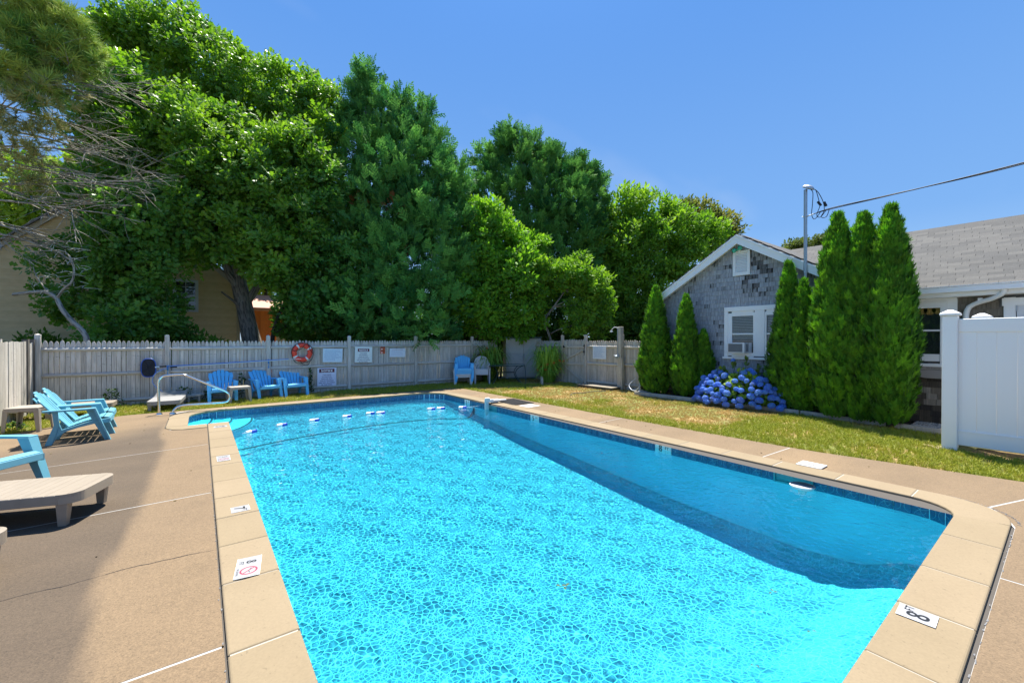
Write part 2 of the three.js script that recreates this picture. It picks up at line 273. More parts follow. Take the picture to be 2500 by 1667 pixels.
{
  const deck = struct('pool_deck', 'tan washed aggregate concrete deck round the pool');
  const under = [[-9, 4], [9, 4], [9, 2.6], [8.06, 2.6], [7.62, -.4], [7.26, -2.2], [7.12, -3.6], [7.08, -12.2], [6.78, -12.56], [4.4, -12.56], [1.4, -12.46], [-1.35, -12.3], [-2.2, -11.58], [-2.85, -10.86], [-9, -6.1]];
  const hole = [[.087, -.292], [5.7, -.292], [6.1, -.4], [6.333, -.75], [6.333, -11.4], [5.9, -12.1], [5.3, -12.288], [-.1, -12.288], [-.45, -12.0], [-.553, -11.8], [-.553, -10.05], [-.40, -9.78], [-.2, -9.702], [.087, -9.702]];
  part(deck, 'joint_filler', fix(sheetG(under, -.0015, [hole])), mats.joint);
  const slab = (pts) => {
    const g = new TessellateModifier(.11, 22).modify(flat(sheetG(pts, 0))), p = g.attributes.position, c = new Float32Array(p.count * 3);
    for (let i = 0; i < p.count; i++) {
      const x = p.getX(i), z = p.getZ(i);
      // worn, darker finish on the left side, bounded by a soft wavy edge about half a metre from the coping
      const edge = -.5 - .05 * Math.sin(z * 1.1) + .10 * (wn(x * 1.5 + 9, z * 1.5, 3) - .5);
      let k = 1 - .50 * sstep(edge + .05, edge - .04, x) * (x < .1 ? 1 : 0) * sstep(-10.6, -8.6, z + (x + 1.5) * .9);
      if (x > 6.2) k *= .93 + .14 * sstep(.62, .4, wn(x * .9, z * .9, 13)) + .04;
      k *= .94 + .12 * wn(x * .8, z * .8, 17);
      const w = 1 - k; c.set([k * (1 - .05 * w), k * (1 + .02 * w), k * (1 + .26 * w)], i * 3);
    }
    g.setAttribute('color', new THREE.BufferAttribute(c, 3)); g.setAttribute('normal', new THREE.BufferAttribute(new Float32Array(p.count * 3).map((_, i) => (i % 3 === 1 ? 1 : 0)), 3)); fix(g);
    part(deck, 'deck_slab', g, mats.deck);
  };
  const j = .009;
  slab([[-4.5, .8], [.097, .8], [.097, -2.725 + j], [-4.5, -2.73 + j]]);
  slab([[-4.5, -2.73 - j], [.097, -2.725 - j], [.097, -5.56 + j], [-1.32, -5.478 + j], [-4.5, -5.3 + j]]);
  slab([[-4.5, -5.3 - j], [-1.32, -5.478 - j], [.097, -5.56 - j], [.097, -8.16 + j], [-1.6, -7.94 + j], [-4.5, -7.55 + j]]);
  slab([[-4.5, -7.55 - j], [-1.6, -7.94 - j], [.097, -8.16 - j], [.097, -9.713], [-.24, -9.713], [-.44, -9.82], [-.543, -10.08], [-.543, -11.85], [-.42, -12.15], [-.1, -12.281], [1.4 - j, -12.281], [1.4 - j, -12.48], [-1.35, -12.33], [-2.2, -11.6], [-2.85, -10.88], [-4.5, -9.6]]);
  slab([[1.4 + j, -12.281], [4.4 - j, -12.281], [4.4 - j, -12.59], [1.4 + j, -12.48]]);
  slab([[4.4 + j, -12.281], [5.4, -12.281], [5.95, -12.14], [6.24, -11.8], [6.322, -11.3], [6.322, -11.06], [7.1, -11.16], [7.1, -12.2], [6.8, -12.59], [4.4 + j, -12.59]]);
  slab([[6.322, -11.06 + .014], [7.1, -11.16 + .014], [7.1, -8.35 - j], [6.322, -8.3 - j]]);
  slab([[6.322, -8.3 + j], [7.1, -8.35 + j], [7.12, -5.66 - j], [6.322, -5.61 - j]]);
  slab([[6.322, -5.61 + j], [7.12, -5.66 + j], [7.24, -2.57 - j], [6.322, -2.6 - j]]);
  slab([[6.322, -2.6 + j], [7.24, -2.57 + j], [7.28, -2.2], [7.64, -.4], [7.72, .0], [6.2 + j, -.49 - j], [6.322, -.76]].map((p) => p));
  slab([[6.2 + .03, -.5 + .03], [7.72, .02], [8.06, 2.6], [9, 4], [4.44 + j, 4], [4.44 + j, -.29], [5.74, -.29], [6.03, -.36]]);
  slab([[.1 + j, -.29], [4.44 - j, -.29], [4.44 - j, 4], [.1 + j, 4]]);
  // hairline crack across the left slab and the open joint behind the coping
  const cr = []; let cx = .08, cz = -4.02; const rc = rng(3); const cp = [[cx, cz]]; while (cx > -1.15) { cx -= .05 + rc() * .05; cz += (rc() - .47) * .035; cp.push([cx, cz]); }
  for (let i = 0; i < cp.length - 1; i++) { const w = .0012 + rc() * .0028; cr.push(sheetG([[cp[i][0], cp[i][1] - w], [cp[i][0], cp[i][1] + w], [cp[i + 1][0], cp[i + 1][1] + w], [cp[i + 1][0], cp[i + 1][1] - w]].reverse(), .0025)); }
  part(deck, 'crack', cr, mats.crack);
  { const rb = rng(71), ms = [], cs = []; for (let i = 0; i < 46; i++) { const left = i < 26, x = left ? -2.2 + rb() * 2.2 : 6.4 + rb() * .65, z = left ? -11 + rb() * 9.5 : -10.5 + rb() * 10; ms.push(mtx(V(x, .004, z), qEuler((rb() - .5) * .3, rb() * 6, (rb() - .5) * .3), V(.5 + rb(), 1, .5 + rb()))); const k = rb(); cs.push(k < .5 ? rgb(.05, .035, .02) : rgb(.13, .10, .03)); } inst(deck, 'leaf_litter', new THREE.BoxGeometry(.022, .004, .011), M(1, 1, 1, { roughness: 1 }), ms, cs); }
  // chips of old sealant in the joint
  const ch = []; const ck = (x, z, l, a) => ch.push(bx(l * .55, .004, .003 + rc() * .005, 0, 0, 0).rotateY(a).translate(x, -.001 + rc() * .003, z));
  for (let z = -8; z < 0; z += .03 + rc() * .16) if (rc() < .6) ck(.094 + (rc() - .5) * .014, z, .015 + rc() * .035, Math.PI / 2 + (rc() - .5) * .3);
  for (let x = 2.4; x < 5.6; x += .03 + rc() * .15) if (rc() < .6) ck(x, -.294 + (rc() - .5) * .014, .03 + rc() * .05, (rc() - .5) * .3);
  for (const [x, z] of arc(5.8, -.8, .53, .1, 1.5, 26)) ck(x + (rc() - .5) * .01, z, .03 + rc() * .04, rc() * 3);
  part(deck, 'old_sealant', ch, mats.caulk);
}

// ---------------------------------------------------------------- pool
{
  const cop = struct('pool_coping', 'cream cast stone coping round the pool edge');
  part(cop, 'mortar_bed', [fix(sheetG([[.097, 2], [.43, 2], [.43, -10.0], [.097, -10.0]], -.012)), fix(sheetG([[.097, -.29], [5.9, -.29], [5.9, -.64], [.097, -.64]], -.0125)), fix(sheetG([[5.72, -.30], [6.322, -.30], [6.322, -11.6], [5.99, -11.6]], -.0130)), fix(sheetG([[-.56, -11.97], [6.3, -11.97], [6.3, -12.281], [-.56, -12.281]], -.0135)), fix(sheetG([[-.56, -9.713], [.43, -9.713], [.43, -10.08], [-.22, -10.08], [-.22, -12], [-.56, -12]], -.0140))], mats.gap);
  let n = 0; const gr = [];
  const stone = (pts) => { part(cop, 'coping_stone', buv(slabG(pts, .013 + (R0() - .5) * .003, .045, .014, 3), 1, R0() * 3, R0() * 3), mats.cope[n++ % 3]); };
  const g = .0035;
  const run = (a, b, axis, lo, hi) => {   // stones between joint stations a[i]
    for (let i = 0; i < a.length - 1; i++) { const s = a[i] - g, e = a[i + 1] + g; stone(axis === 'z' ? [[lo, s], [hi, s], [hi, e], [lo, e]] : [[s, lo], [s, hi], [e, hi], [e, lo]].map(([p, q]) => [p, q])); }
    for (const s of a) gr.push(axis === 'z' ? bx(hi - lo - .022, .03, .011, (lo + hi) / 2, -.0085, s) : bx(.011, .03, Math.abs(hi - lo) - .022, s, -.0085, (lo + hi) / 2));
  };
  run([1.0, .35, -.3, -.66, -1.32, -1.98, -2.615, -3.39, -4.02, -4.665, -5.27, -5.9, -6.67, -7.2, -7.79, -8.45, -9.13, -9.72], 0, 'z', .108, POOL.x0);
  run([5.72, 5.035, 4.207, 3.509, 2.82, 2.13, 1.45, .77, .45], 0, 'x', -.655, -.315);
  run([-1.0, -1.657, -2.33, -3.0, -3.67, -4.34, -5.01, -5.68, -6.35, -7.02, -7.69, -8.36, -9.03, -9.7, -10.37, -11.0, -11.3], 0, 'z', 5.97, 6.31);
  run([5.37, 4.7, 4.03, 3.36, 2.69, 2.02, 1.35, .68, .45], 0, 'x', -12.27, -11.95);
  stone([[5.725, -.315], ...arc(5.8, -.825, .51, Math.PI / 2, 0, 8), [6.31, -.997], [5.97, -.997], ...arc(5.62, -1.0, .345, 0, Math.PI / 2, 7)]);
  stone([[6.31, -11.305], ...arc(5.35, -11.31, .96, 0, -Math.PI / 2, 10), [5.365, -11.95], ...arc(5.37, -11.35, .6, -Math.PI / 2, 0, 9)]);
  stone([[.445, -12.27], ...arc(.42, -11.3, .965, -Math.PI / 2, -Math.PI, 10), [-.53, -11.2], [-.2, -11.2], ...arc(.45, -11.3, .65, -Math.PI, -Math.PI / 2, 9)]);
  stone([[-.2, -11.193], [-.53, -11.193], [-.53, -10.16], [-.2, -10.16]]);
  stone([[-.2, -10.15], [-.53, -10.15], [-.51, -9.98], [-.42, -9.83], [-.28, -9.735], [-.1, -9.727], [.1, -9.727], [.1, -10.1], [-.2, -10.1]]);
  stone([[.108, -9.727], [.45, -9.727], [.45, -10.1], [.108, -10.1]]);
  part(cop, 'grout', gr, mats.grout);
}
const floorStops = [[.3, .70], [.66, .73], [1.0, .81], [1.45, 1.0], [2.1, 1.06], [3.4, 1.0], [6.75, .755], [9.84, .485], [10.7, .40], [11.5, .30], [12.3, .26]];
function poolDepth(x, z) {
  const u = -z; let k = 0; while (k < floorStops.length - 2 && u > floorStops[k + 1][0]) k++;
  const t = clamp((u - floorStops[k][0]) / (floorStops[k + 1][0] - floorStops[k][0]), 0, 1), s = t * t * (3 - 2 * t) * .35 + t * .65;
  let d = floorStops[k][1] + (floorStops[k + 1][1] - floorStops[k][1]) * s;
  const e = Math.min(x < POOL.x0 - .02 ? 9 : Math.abs(x - POOL.x0 + (z < -10.1 ? .65 : 0)), POOL.x1 - x, -.63 - z, z + 11.97);
  return d - .10 * Math.pow(1 - clamp(e / .22, 0, 1), 2) + .012 * (wn(x * 1.3, z * 1.3, 23) - .5);
}
{
  const basin = struct('pool_basin', 'pale blue plastered swimming pool basin');
  const pm = M(.62, .73, .79, { map: scaled(T.plaster, 1 / 2.7, 1 / 2.7), normalMap: scaled(T.causticN, 1 / .82, 1 / .82), normalScale: new THREE.Vector2(1, 1), roughness: .9 });
  const pw = M(.46, .77, .87, { map: scaled(T.plaster, 1 / 2.7, 1 / 2.7), roughness: .9 });
  const grid = (x0, x1, z0, z1, st) => { const nx = Math.round((x1 - x0) / st), nz = Math.round((z0 - z1) / st), g = new THREE.PlaneGeometry(x1 - x0, z0 - z1, nx, nz).rotateX(-Math.PI / 2).translate((x0 + x1) / 2, 0, (z0 + z1) / 2), p = g.attributes.position;
    for (let i = 0; i < p.count; i++) p.setY(i, -poolDepth(p.getX(i), p.getZ(i))); g.computeVertexNormals(); return fix(g.toNonIndexed()); };
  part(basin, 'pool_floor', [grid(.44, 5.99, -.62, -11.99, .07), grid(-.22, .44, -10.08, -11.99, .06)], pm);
  // walls follow the coping line, set back under its nose
  const path = []; for (let i = 0; i < inner.length; i++) path.push(inner[i]);
  const wall = [], P = [], U = [];
  const N = path.length; let run = 0;
  const off = (i) => { const a = path[(i + N - 1) % N], b = path[i], c = path[(i + 1) % N]; let nx = 0, nz = 0; for (const [p, q] of [[a, b], [b, c]]) { const dx = q[0] - p[0], dz = q[1] - p[1], l = Math.hypot(dx, dz); nx += -dz / l; nz += dx / l; } const l = Math.hypot(nx, nz); return [b[0] + nx / l * .035, b[1] + nz / l * .035]; };
  const q = path.map((_, i) => off(i));
  for (let i = 0; i < N; i++) { const a = q[i], b = q[(i + 1) % N], l = Math.hypot(b[0] - a[0], b[1] - a[1]), y0 = -1.2, y1 = -.031;
    P.push(a[0], y0, a[1], b[0], y0, b[1], b[0], y1, b[1], a[0], y0, a[1], b[0], y1, b[1], a[0], y1, a[1]); U.push(run, y0, run + l, y0, run + l, y1, run, y0, run + l, y1, run, y1); run += l; }
  const wg = new THREE.BufferGeometry(); wg.setAttribute('position', new THREE.BufferAttribute(new Float32Array(P), 3)); wg.setAttribute('uv', new THREE.BufferAttribute(new Float32Array(U), 2)); wg.computeVertexNormals();
  part(basin, 'pool_wall', wg, pw);
  // waterline tiles, set one by one
  const tileTex = (kind) => canvas(128, 128, (c) => {
    c.fillStyle = '#2c5f84'; c.fillRect(0, 0, 128, 128);
    const r = rng(kind + 4); for (let i = 0; i < 500; i++) { c.fillStyle = `rgba(${20 + r() * 60},${80 + r() * 70},${120 + r() * 60},.16)`; c.fillRect(r() * 128, r() * 128, 4 + r() * 18, 3 + r() * 9); }
    c.strokeStyle = 'rgba(150,205,205,.75)'; c.lineWidth = 4;
    if (kind % 2) { for (let k = 0; k < 5; k++) { const a = k * 1.2566 - 1.57; c.beginPath(); c.moveTo(64, 64); c.quadraticCurveTo(64 + 40 * Math.cos(a + .4), 64 + 40 * Math.sin(a + .4), 64 + 74 * Math.cos(a), 64 + 74 * Math.sin(a)); c.stroke(); } c.beginPath(); c.arc(64, 64, 46, .3, 2.2); c.stroke(); }
    else { c.beginPath(); c.arc(0, 64, 52, -1.4, 1.4); c.stroke(); c.beginPath(); c.arc(128, 64, 52, 1.75, 4.5); c.stroke(); }
  });
  const tm = [0, 1].map((k) => M(.62, .72, .80, { map: tileTex(k), roughness: .25 })), tg = rbx(.145, .145, .008, 0, 0, 0, .003, 1);
  { const p = tg.attributes.position, uv = tg.attributes.uv; for (let i = 0; i < p.count; i++) uv.setXY(i, p.getX(i) / .145 + .5, p.getY(i) / .145 + .5); }
  let tc = 0; const signTile = [];
  const lay = (x0, z0, x1, z1, ny, skip = []) => { const l = Math.hypot(x1 - x0, z1 - z0), n = Math.max(1, Math.round(l / .151)); for (let i = 0; i < n; i++) { const t = (i + .5) / n, x = x0 + (x1 - x0) * t, z = z0 + (z1 - z0) * t; if (skip.some(([a, b]) => (z > a && z < b))) continue; const m = new THREE.Mesh(tg, tm[tc++ % 2]); m.name = 'waterline_tile'; m.position.set(x, -.112, z); m.rotation.y = ny; m.scale.x = (l / n - .005) / .145; m.castShadow = m.receiveShadow = true; basin.add(m); } };
  const marks = [[-3.95, '8'], [-7.19, '5'], [-10.14, '3']];
  for (const [a, b] of [[-1.0, -1.88], [-2.32, -3.80], [-4.10, -7.04], [-7.34, -8.67], [-9.11, -9.99], [-10.29, -11.35]]) lay(5.998, a, 5.998, b, -Math.PI / 2);
  lay(5.37, -11.978, .45, -11.978, 0); lay(-.228, -11.2, -.228, -10.15, Math.PI / 2);
  const ringT = (cx, cz, r, a0, a1) => { const n = Math.round(Math.abs(a1 - a0) * r / .151); for (let i = 0; i < n; i++) { const a = a0 + (a1 - a0) * (i + .5) / n, m = new THREE.Mesh(tg, tm[tc++ % 2]); m.name = 'waterline_tile'; m.position.set(cx + (r + .028) * Math.cos(a), -.112, cz + (r + .028) * Math.sin(a)); m.rotation.y = -a - Math.PI / 2; m.scale.x = .97; basin.add(m); } };
  ringT(5.62, -1.01, .35, 0, Math.PI / 2); ringT(5.37, -11.35, .6, -Math.PI / 2, 0); ringT(.45, -11.3, .65, -Math.PI, -Math.PI / 2);
  for (const [z, s] of marks) { const t = canvas(256, 128, (c) => { c.fillStyle = '#e4ecea'; c.fillRect(0, 0, 256, 128); c.fillStyle = '#15181b'; c.textAlign = 'center'; c.textBaseline = 'middle'; c.font = 'bold 118px sans-serif'; c.fillText(s, 88, 66); c.font = 'bold 58px sans-serif'; c.fillText('FT', 188, 52); });
    const g = rbx(.29, .145, .008, 0, 0, 0, .003, 1), p = g.attributes.position, uv = g.attributes.uv; for (let i = 0; i < p.count; i++) uv.setXY(i, p.getX(i) / .29 + .5, p.getY(i) / .145 + .5);
    const m = part(basin, 'depth_tile', g, M(.9, .9, .9, { map: t, roughness: .3 })); m.position.set(5.998, -.112, z); m.rotation.y = -Math.PI / 2; m.userData.label = 'white waterline tile reading ' + s + ' FT'; }
  // skimmer mouths in the right wall
  for (const z of [-2.1, -8.89]) part(basin, 'skimmer_mouth', [bx(.02, .02, .44, 5.99, -.047, z), bx(.02, .02, .44, 5.99, -.18, z), bx(.02, .12, .02, 5.99, -.113, z + .21), bx(.02, .12, .02, 5.99, -.113, z - .21), bx(.004, .13, .42, 6.004, -.113, z)], M(.08, .30, .33, { roughness: .5 }));
  // curved entry steps in the far left corner, each with a dark edge strip
  [[.47, 1.45, -.168], [.85, 1.72, -.20], [1.25, 2.0, -.235]].forEach(([rx, rz, y], k) => {
    const ell = (s) => { const o = []; for (let i = 0; i <= 20; i++) { const a = Math.PI / 2 * i / 20; o.push([POOL.ax - .03 + (rx + s) * Math.cos(a), -11.98 + (rz + s) * Math.sin(a)]); } return o; };
    part(basin, 'entry_step', buv(slabG([[POOL.ax - .03, -11.98], ...ell(0)].map(([x, z]) => [x, Math.min(z, x < .44 ? -10.09 : 9)]).reverse(), y - k * .004, .6)), pw);
    const e = ell(-.005), f = ell(-.05), gs = []; for (let i = 1; i < 19; i++) if (e[i][1] < -10.12 || e[i][0] > .47) gs.push(sheetG([e[i], e[i + 1], f[i + 1], f[i]], y + .003));
    part(basin, 'step_edge_strip', gs, M(.03, .06, .075, { side: THREE.DoubleSide }));
  });
  // dark line across the floor where the slope begins
  const c = new THREE.CatmullRomCurve3([V(.47, 0, -9.62), V(1.6, 0, -9.98), V(2.9, 0, -10.18), V(4.2, 0, -10.2), V(5.2, 0, -10.05), V(5.72, 0, -9.84), V(5.985, 0, -9.78)]), pts = c.getPoints(120), SP = [];
  for (let i = 0; i < 120; i++) { const f = (p, s) => [p.x, -poolDepth(p.x, p.z) + .006 + (p.x > 5.9 ? .1 * (p.x - 5.9) / .08 : 0), p.z + s]; const w = .036, a = f(pts[i], w), b = f(pts[i + 1], w), d = f(pts[i + 1], -w), e = f(pts[i], -w); SP.push(...a, ...b, ...d, ...a, ...d, ...e); }
  const sg = new THREE.BufferGeometry(); sg.setAttribute('position', new THREE.BufferAttribute(new Float32Array(SP), 3)); sg.computeVertexNormals();
  part(basin, 'floor_line', [sg, bx(.006, .3, .08, 5.992, -.36, -9.78)], M(.03, .055, .07, { side: THREE.DoubleSide }));
}
{
  const wp = inner.map(([x, z]) => [x, z]), w = new THREE.Mesh(fix(sheetG(wp.map(([x, z]) => [x + (x > 3 ? .028 : -.028), z + (z > -6 ? .028 : -.028)]), -.13)), MP(.28, .87, .97, { transmission: 1, thickness: 0, roughness: .03, ior: 1.33, bumpMap: scaled(T.wave, 1 / 2.1, 1 / 2.1), bumpScale: .022 }));
  w.name = 'pool_water'; w.userData = { kind: 'structure', label: 'clear turquoise water filling the swimming pool' }; w.receiveShadow = true; scene.add(w);
}

// ---------------------------------------------------------------- stockade fences
const FH = 1.67;
const picketShape = (w, h) => { const a = w / 2; return [[-a, 0], [a, 0], [a, h - .10], [a * .86, h - .055], [a * .5, h - .017], [0, h], [-a * .5, h - .017], [-a * .86, h - .055], [-a, h - .10]]; };
const pickG = []; for (let k = 0; k < 7; k++) pickG.push(buv(ext(picketShape(.080 + .003 * (k % 3), FH + (k - 3) * .005), .016, .002), 1, k * .173, k * .29));
const railG = (L) => { const g = new THREE.CylinderGeometry(.042, .042, L - .13, 8, 1, false, 0, Math.PI), e1 = new THREE.CylinderGeometry(.042, .022, .06, 8, 1, false, 0, Math.PI).translate(0, -(L - .13) / 2 - .03, 0), e2 = new THREE.CylinderGeometry(.022, .042, .06, 8, 1, false, 0, Math.PI).translate(0, (L - .13) / 2 + .03, 0);
  const r = flat([g, e1, e2]); r.rotateY(-Math.PI / 2); r.rotateZ(Math.PI / 2); return buv(r, 1, rr(0, 1), rr(0, 1), true); };
// a run of fence along local +x, pool side at local +z
function fenceRun(parent, L, postsAt, mset, railYs, seed, skip = () => false, top = 1.77) {
  const r = rng(seed); const n = Math.round(L / .0905);
  for (let i = 0; i < n; i++) {
    const x = (i + .5) * L / n; if (skip(x)) continue;
    const m = new THREE.Mesh(pickG[Math.floor(r() * 7)], mset[Math.floor(r() * mset.length)]); m.name = 'picket'; m.castShadow = m.receiveShadow = true;
    m.position.set(x, -.05 + (r() - .5) * .012, -.012 + (r() - .5) * .005); m.rotation.set((r() - .5) * .006, (r() - .5) * .05, (r() - .5) * .008); parent.add(m);
  }
  for (let i = 0; i < postsAt.length - 1; i++) {
    const a = postsAt[i] + .045, b = postsAt[i + 1] - .045;
    for (const y of railYs) { if (skip((a + b) / 2)) continue; const m = part(parent, 'rail', railG(b - a), mset[(i + 1) % mset.length]); m.position.set((a + b) / 2, y + (r() - .5) * .02, .018); m.rotation.z = (r() - .5) * .008; }
  }
  for (const x of postsAt) part(parent, 'fence_post', [buv(rbx(.10, top + .05, .10, x, (top - .05) / 2, .03, .012), 1, x, .2), buv(new THREE.ConeGeometry(.06, .02, 4).rotateY(Math.PI / 4).translate(x, top + .008, .03))], mset[Math.floor(r() * mset.length)]);
}
{
  const f = thing('stockade_fence', 'long grey picket fence behind the pool, carrying the notices', 'fence', [-3.06, 0, -14.45]);
  fenceRun(f, 13.0, [.02, 2.35, 4.69, 7.04, 9.4, 11.81, 12.98], mats.wood, [1.42, .79, .12], 101);
  const r = thing('stockade_fence', 'sunlit picket fence with the gate, between shed and house', 'fence', [11.45, 0, -14.4], -Math.PI / 2);
  // local x runs along +z of the world here, pool side towards -x
  const gateA = 2.42, gateB = 3.66;
  fenceRun(r, 6.75, [.3, gateA, gateB, 5.32, 6.7], mats.warmWood, [1.40, .79, .13], 102, (x) => x > gateA && x < gateB, 1.82);
  const g = thing('garden_gate', 'picket gate with diagonal braces and black latch', 'gate', [11.45, 0, -14.4 + gateA], -Math.PI / 2);
  const gr = rng(77), gl = gateB - gateA;
  for (let i = 0; i < 13; i++) { const m = new THREE.Mesh(pickG[i % 7], mats.warmWood[i % 4]); m.name = 'picket'; m.position.set(.07 + i * (gl - .14) / 12, -.01, -.012 + (gr() - .5) * .004); m.castShadow = m.receiveShadow = true; g.add(m); }
  for (const y of [1.38, .73]) part(g, 'rail', buv(rbx(gl - .12, .085, .035, gl / 2, y, .03), 1, y, .3, true), mats.warmWood[1]);
  const brace = (x0, y0, x1, y1, w = .075) => { const l = Math.hypot(x1 - x0, y1 - y0), b = buv(rbx(l, w, .035, 0, 0, 0), 1, .2, .6, true); b.rotateZ(Math.atan2(y1 - y0, x1 - x0)); b.translate((x0 + x1) / 2, (y0 + y1) / 2, .034); return b; };
  part(g, 'brace', brace(.1, .86, gl - .1, 1.28), mats.warmWood[0]); part(g, 'brace', brace(.1, .64, gl - .1, .06, .085), mats.warmWood[2]);
  part(g, 'latch', [bx(.02, .42, .03, gl - .03, 1.27, .075), rbx(.05, .08, .06, gl - .03, 1.2, .09), rbx(.05, .06, .05, gl - .03, 1.42, .085)], mats.black);
  part(g, 'hinge', [buv(hexa([[.0, 1.32, .06], [.17, 1.36, .06], [.17, 1.36, .05], [.0, 1.32, .05]], [[.0, 1.45, .06], [.17, 1.38, .06], [.17, 1.38, .05], [.0, 1.45, .05]]))], mats.black);
  // corner of flat vertical boards on the left
  const l = thing('board_fence', 'old flat-topped board fence at the left edge', 'fence', [-3.1, 0, -7.4], Math.PI / 2);
  const br = rng(55), L = 7.0;
  for (let i = 0; i < 47; i++) { const w = L / 47; if (i > 42 && i < 45) continue; const h = 1.64 + (br() - .5) * .03 + (i > 44 ? -.04 : 0); part(l, 'board', buv(bx(w - .006 - br() * .006, h, .02, i * w + w / 2, h / 2 - .03, (br() - .5) * .012), 1, br() * 3, br() * 3), mats.wood[Math.floor(br() * 6)]); }
  for (const x of [.4, 2.8, 5.1]) part(l, 'fence_post', buv(bx(.09, 1.68, .09, x, .82, -.06), 1, x, 0), mats.wood[4]);
  for (const x of [6.52, 6.93]) part(l, 'gate_post', buv(bx(.11, 1.68, .1, x, .82, -.02), 1, x, .4), mats.darkWood);
  part(l, 'rail', [bx(L, .08, .04, L / 2, .35, -.04), bx(L, .08, .04, L / 2, 1.35, -.04)], mats.wood[4]);
}
// ---------------------------------------------------------------- signs and things hung on the back fence
const FZ = -14.385;
function sign(name, label, x, y, w, h, draw, px = 512, lean = 0, cat = 'sign', m = {}) {
  const t = canvas(px, Math.round(px * h / w), draw), g = new THREE.BoxGeometry(w, h, .006);
  const o = thing(name, label, cat, [x, y, FZ]); o.rotation.z = lean;
  part(o, 'board', buv(rbx(w + .004, h + .004, .005, 0, 0, -.003, .002, 1)), M(.7, .72, .74));
  part(o, 'print', new THREE.PlaneGeometry(w, h).translate(0, 0, .0025), M(1, 1, 1, { map: t, roughness: .45, ...m }));
  return o;
}
const lines = (c, w, arr, size, x, y, dy, col, align = 'center', bold = '') => { c.fillStyle = col; c.textAlign = align; c.textBaseline = 'middle'; c.font = bold + ' ' + size + 'px sans-serif'; arr.forEach((s, i) => c.fillText(s, x, y + i * dy)); };
const noticeDraw = (fade) => (c, w, h) => {
  c.fillStyle = fade ? '#e2e8e4' : '#d6dcf0'; c.fillRect(0, 0, w, h); c.strokeStyle = 'rgba(90,110,110,.35)'; c.lineWidth = 4; c.strokeRect(6, 6, w - 12, h - 12);
  const bw = fade ? w * .66 : w * .80, bh = h * (fade ? .19 : .2); c.fillStyle = '#5d1530'; c.fillRect((w - bw) / 2, h * .06 + (fade ? h * .06 : 0), bw, bh);
  lines(c, w, ['NOTICE'], Math.round(bh * .82), w / 2, h * .06 + (fade ? h * .06 : 0) + bh * .53, 0, '#ffffff', 'center', 'bold');
  lines(c, w, ['CHILDREN', 'IN DIAPERS,', 'AND/OR NOT', 'TOILET TRAINED', 'ARE NOT ALLOWED', 'IN THE POOL'], Math.round(h * .092), w / 2, h * (fade ? .42 : .39), h * .108, fade ? '#6d6f86' : '#4a4c78', 'center', 'bold');
};
const paperDraw = (head, n, seed, col, hc) => (c, w, h) => {
  c.fillStyle = col; c.fillRect(0, 0, w, h); const r = rng(seed);
  if (head) lines(c, w, head, Math.round(h * .09), w / 2, h * .13, h * .1, hc, 'center', 'bold');
  c.fillStyle = 'rgba(90,120,165,.55)';
  for (let i = 0; i < n; i++) { let x = w * (.07 + r() * .07); const y = h * (.12 + (head ? .14 : 0) + i * (.78 - (head ? .12 : 0)) / n), e = w * (.62 + r() * .32); while (x < e) { const l = w * (.015 + r() * .06); c.fillRect(x, y, l, h * .028); x += l + w * .014; } }
};
sign('paper_notice', 'pale blue-white paper notice of fine print right of the life ring', 3.45, 1.137, .60, .44, paperDraw(null, 11, 5, '#cfe2ef', '#7a94b8'), 512, -.03, 'notice');
sign('notice_sign', 'faded white NOTICE sign with maroon bar, high beside a post', 4.44, 1.142, .585, .53, noticeDraw(true), 512, -.02);
sign('notice_sign', 'lavender NOTICE sign with maroon bar low on the fence by vines', 3.27, .45, .58, .585, noticeDraw(false), 512, -.008);
sign('orange_label', 'small orange-red warning label on the fence between two white signs', 5.10, 1.283, .17, .25, (c, w, h) => { c.fillStyle = '#c4562c'; c.fillRect(0, 0, w, h); c.fillStyle = '#7d2f18'; c.fillRect(w * .06, h * .03, w * .88, h * .16); c.fillRect(w * .06, h * .53, w * .88, h * .12); c.fillStyle = '#f3d8d6'; for (const y of [.37, .83]) { c.beginPath(); c.arc(w * .32, h * y, w * .15, 0, 7); c.fill(); c.fillStyle = '#8a3822'; c.fillRect(w * .58, h * (y - .05), w * .28, h * .025); c.fillRect(w * .58, h * (y + .02), w * .2, h * .025); c.fillStyle = '#f3d8d6'; } }, 160, -.01, 'label');
sign('paper_notice', 'white notice with a bold heading, rightmost on the back fence', 5.64, 1.18, .585, .30, paperDraw(['MUST SHOWER BEFORE USE OF'], 6, 9, '#dfe5ee', '#7a4a68'), 512, -.02, 'notice');
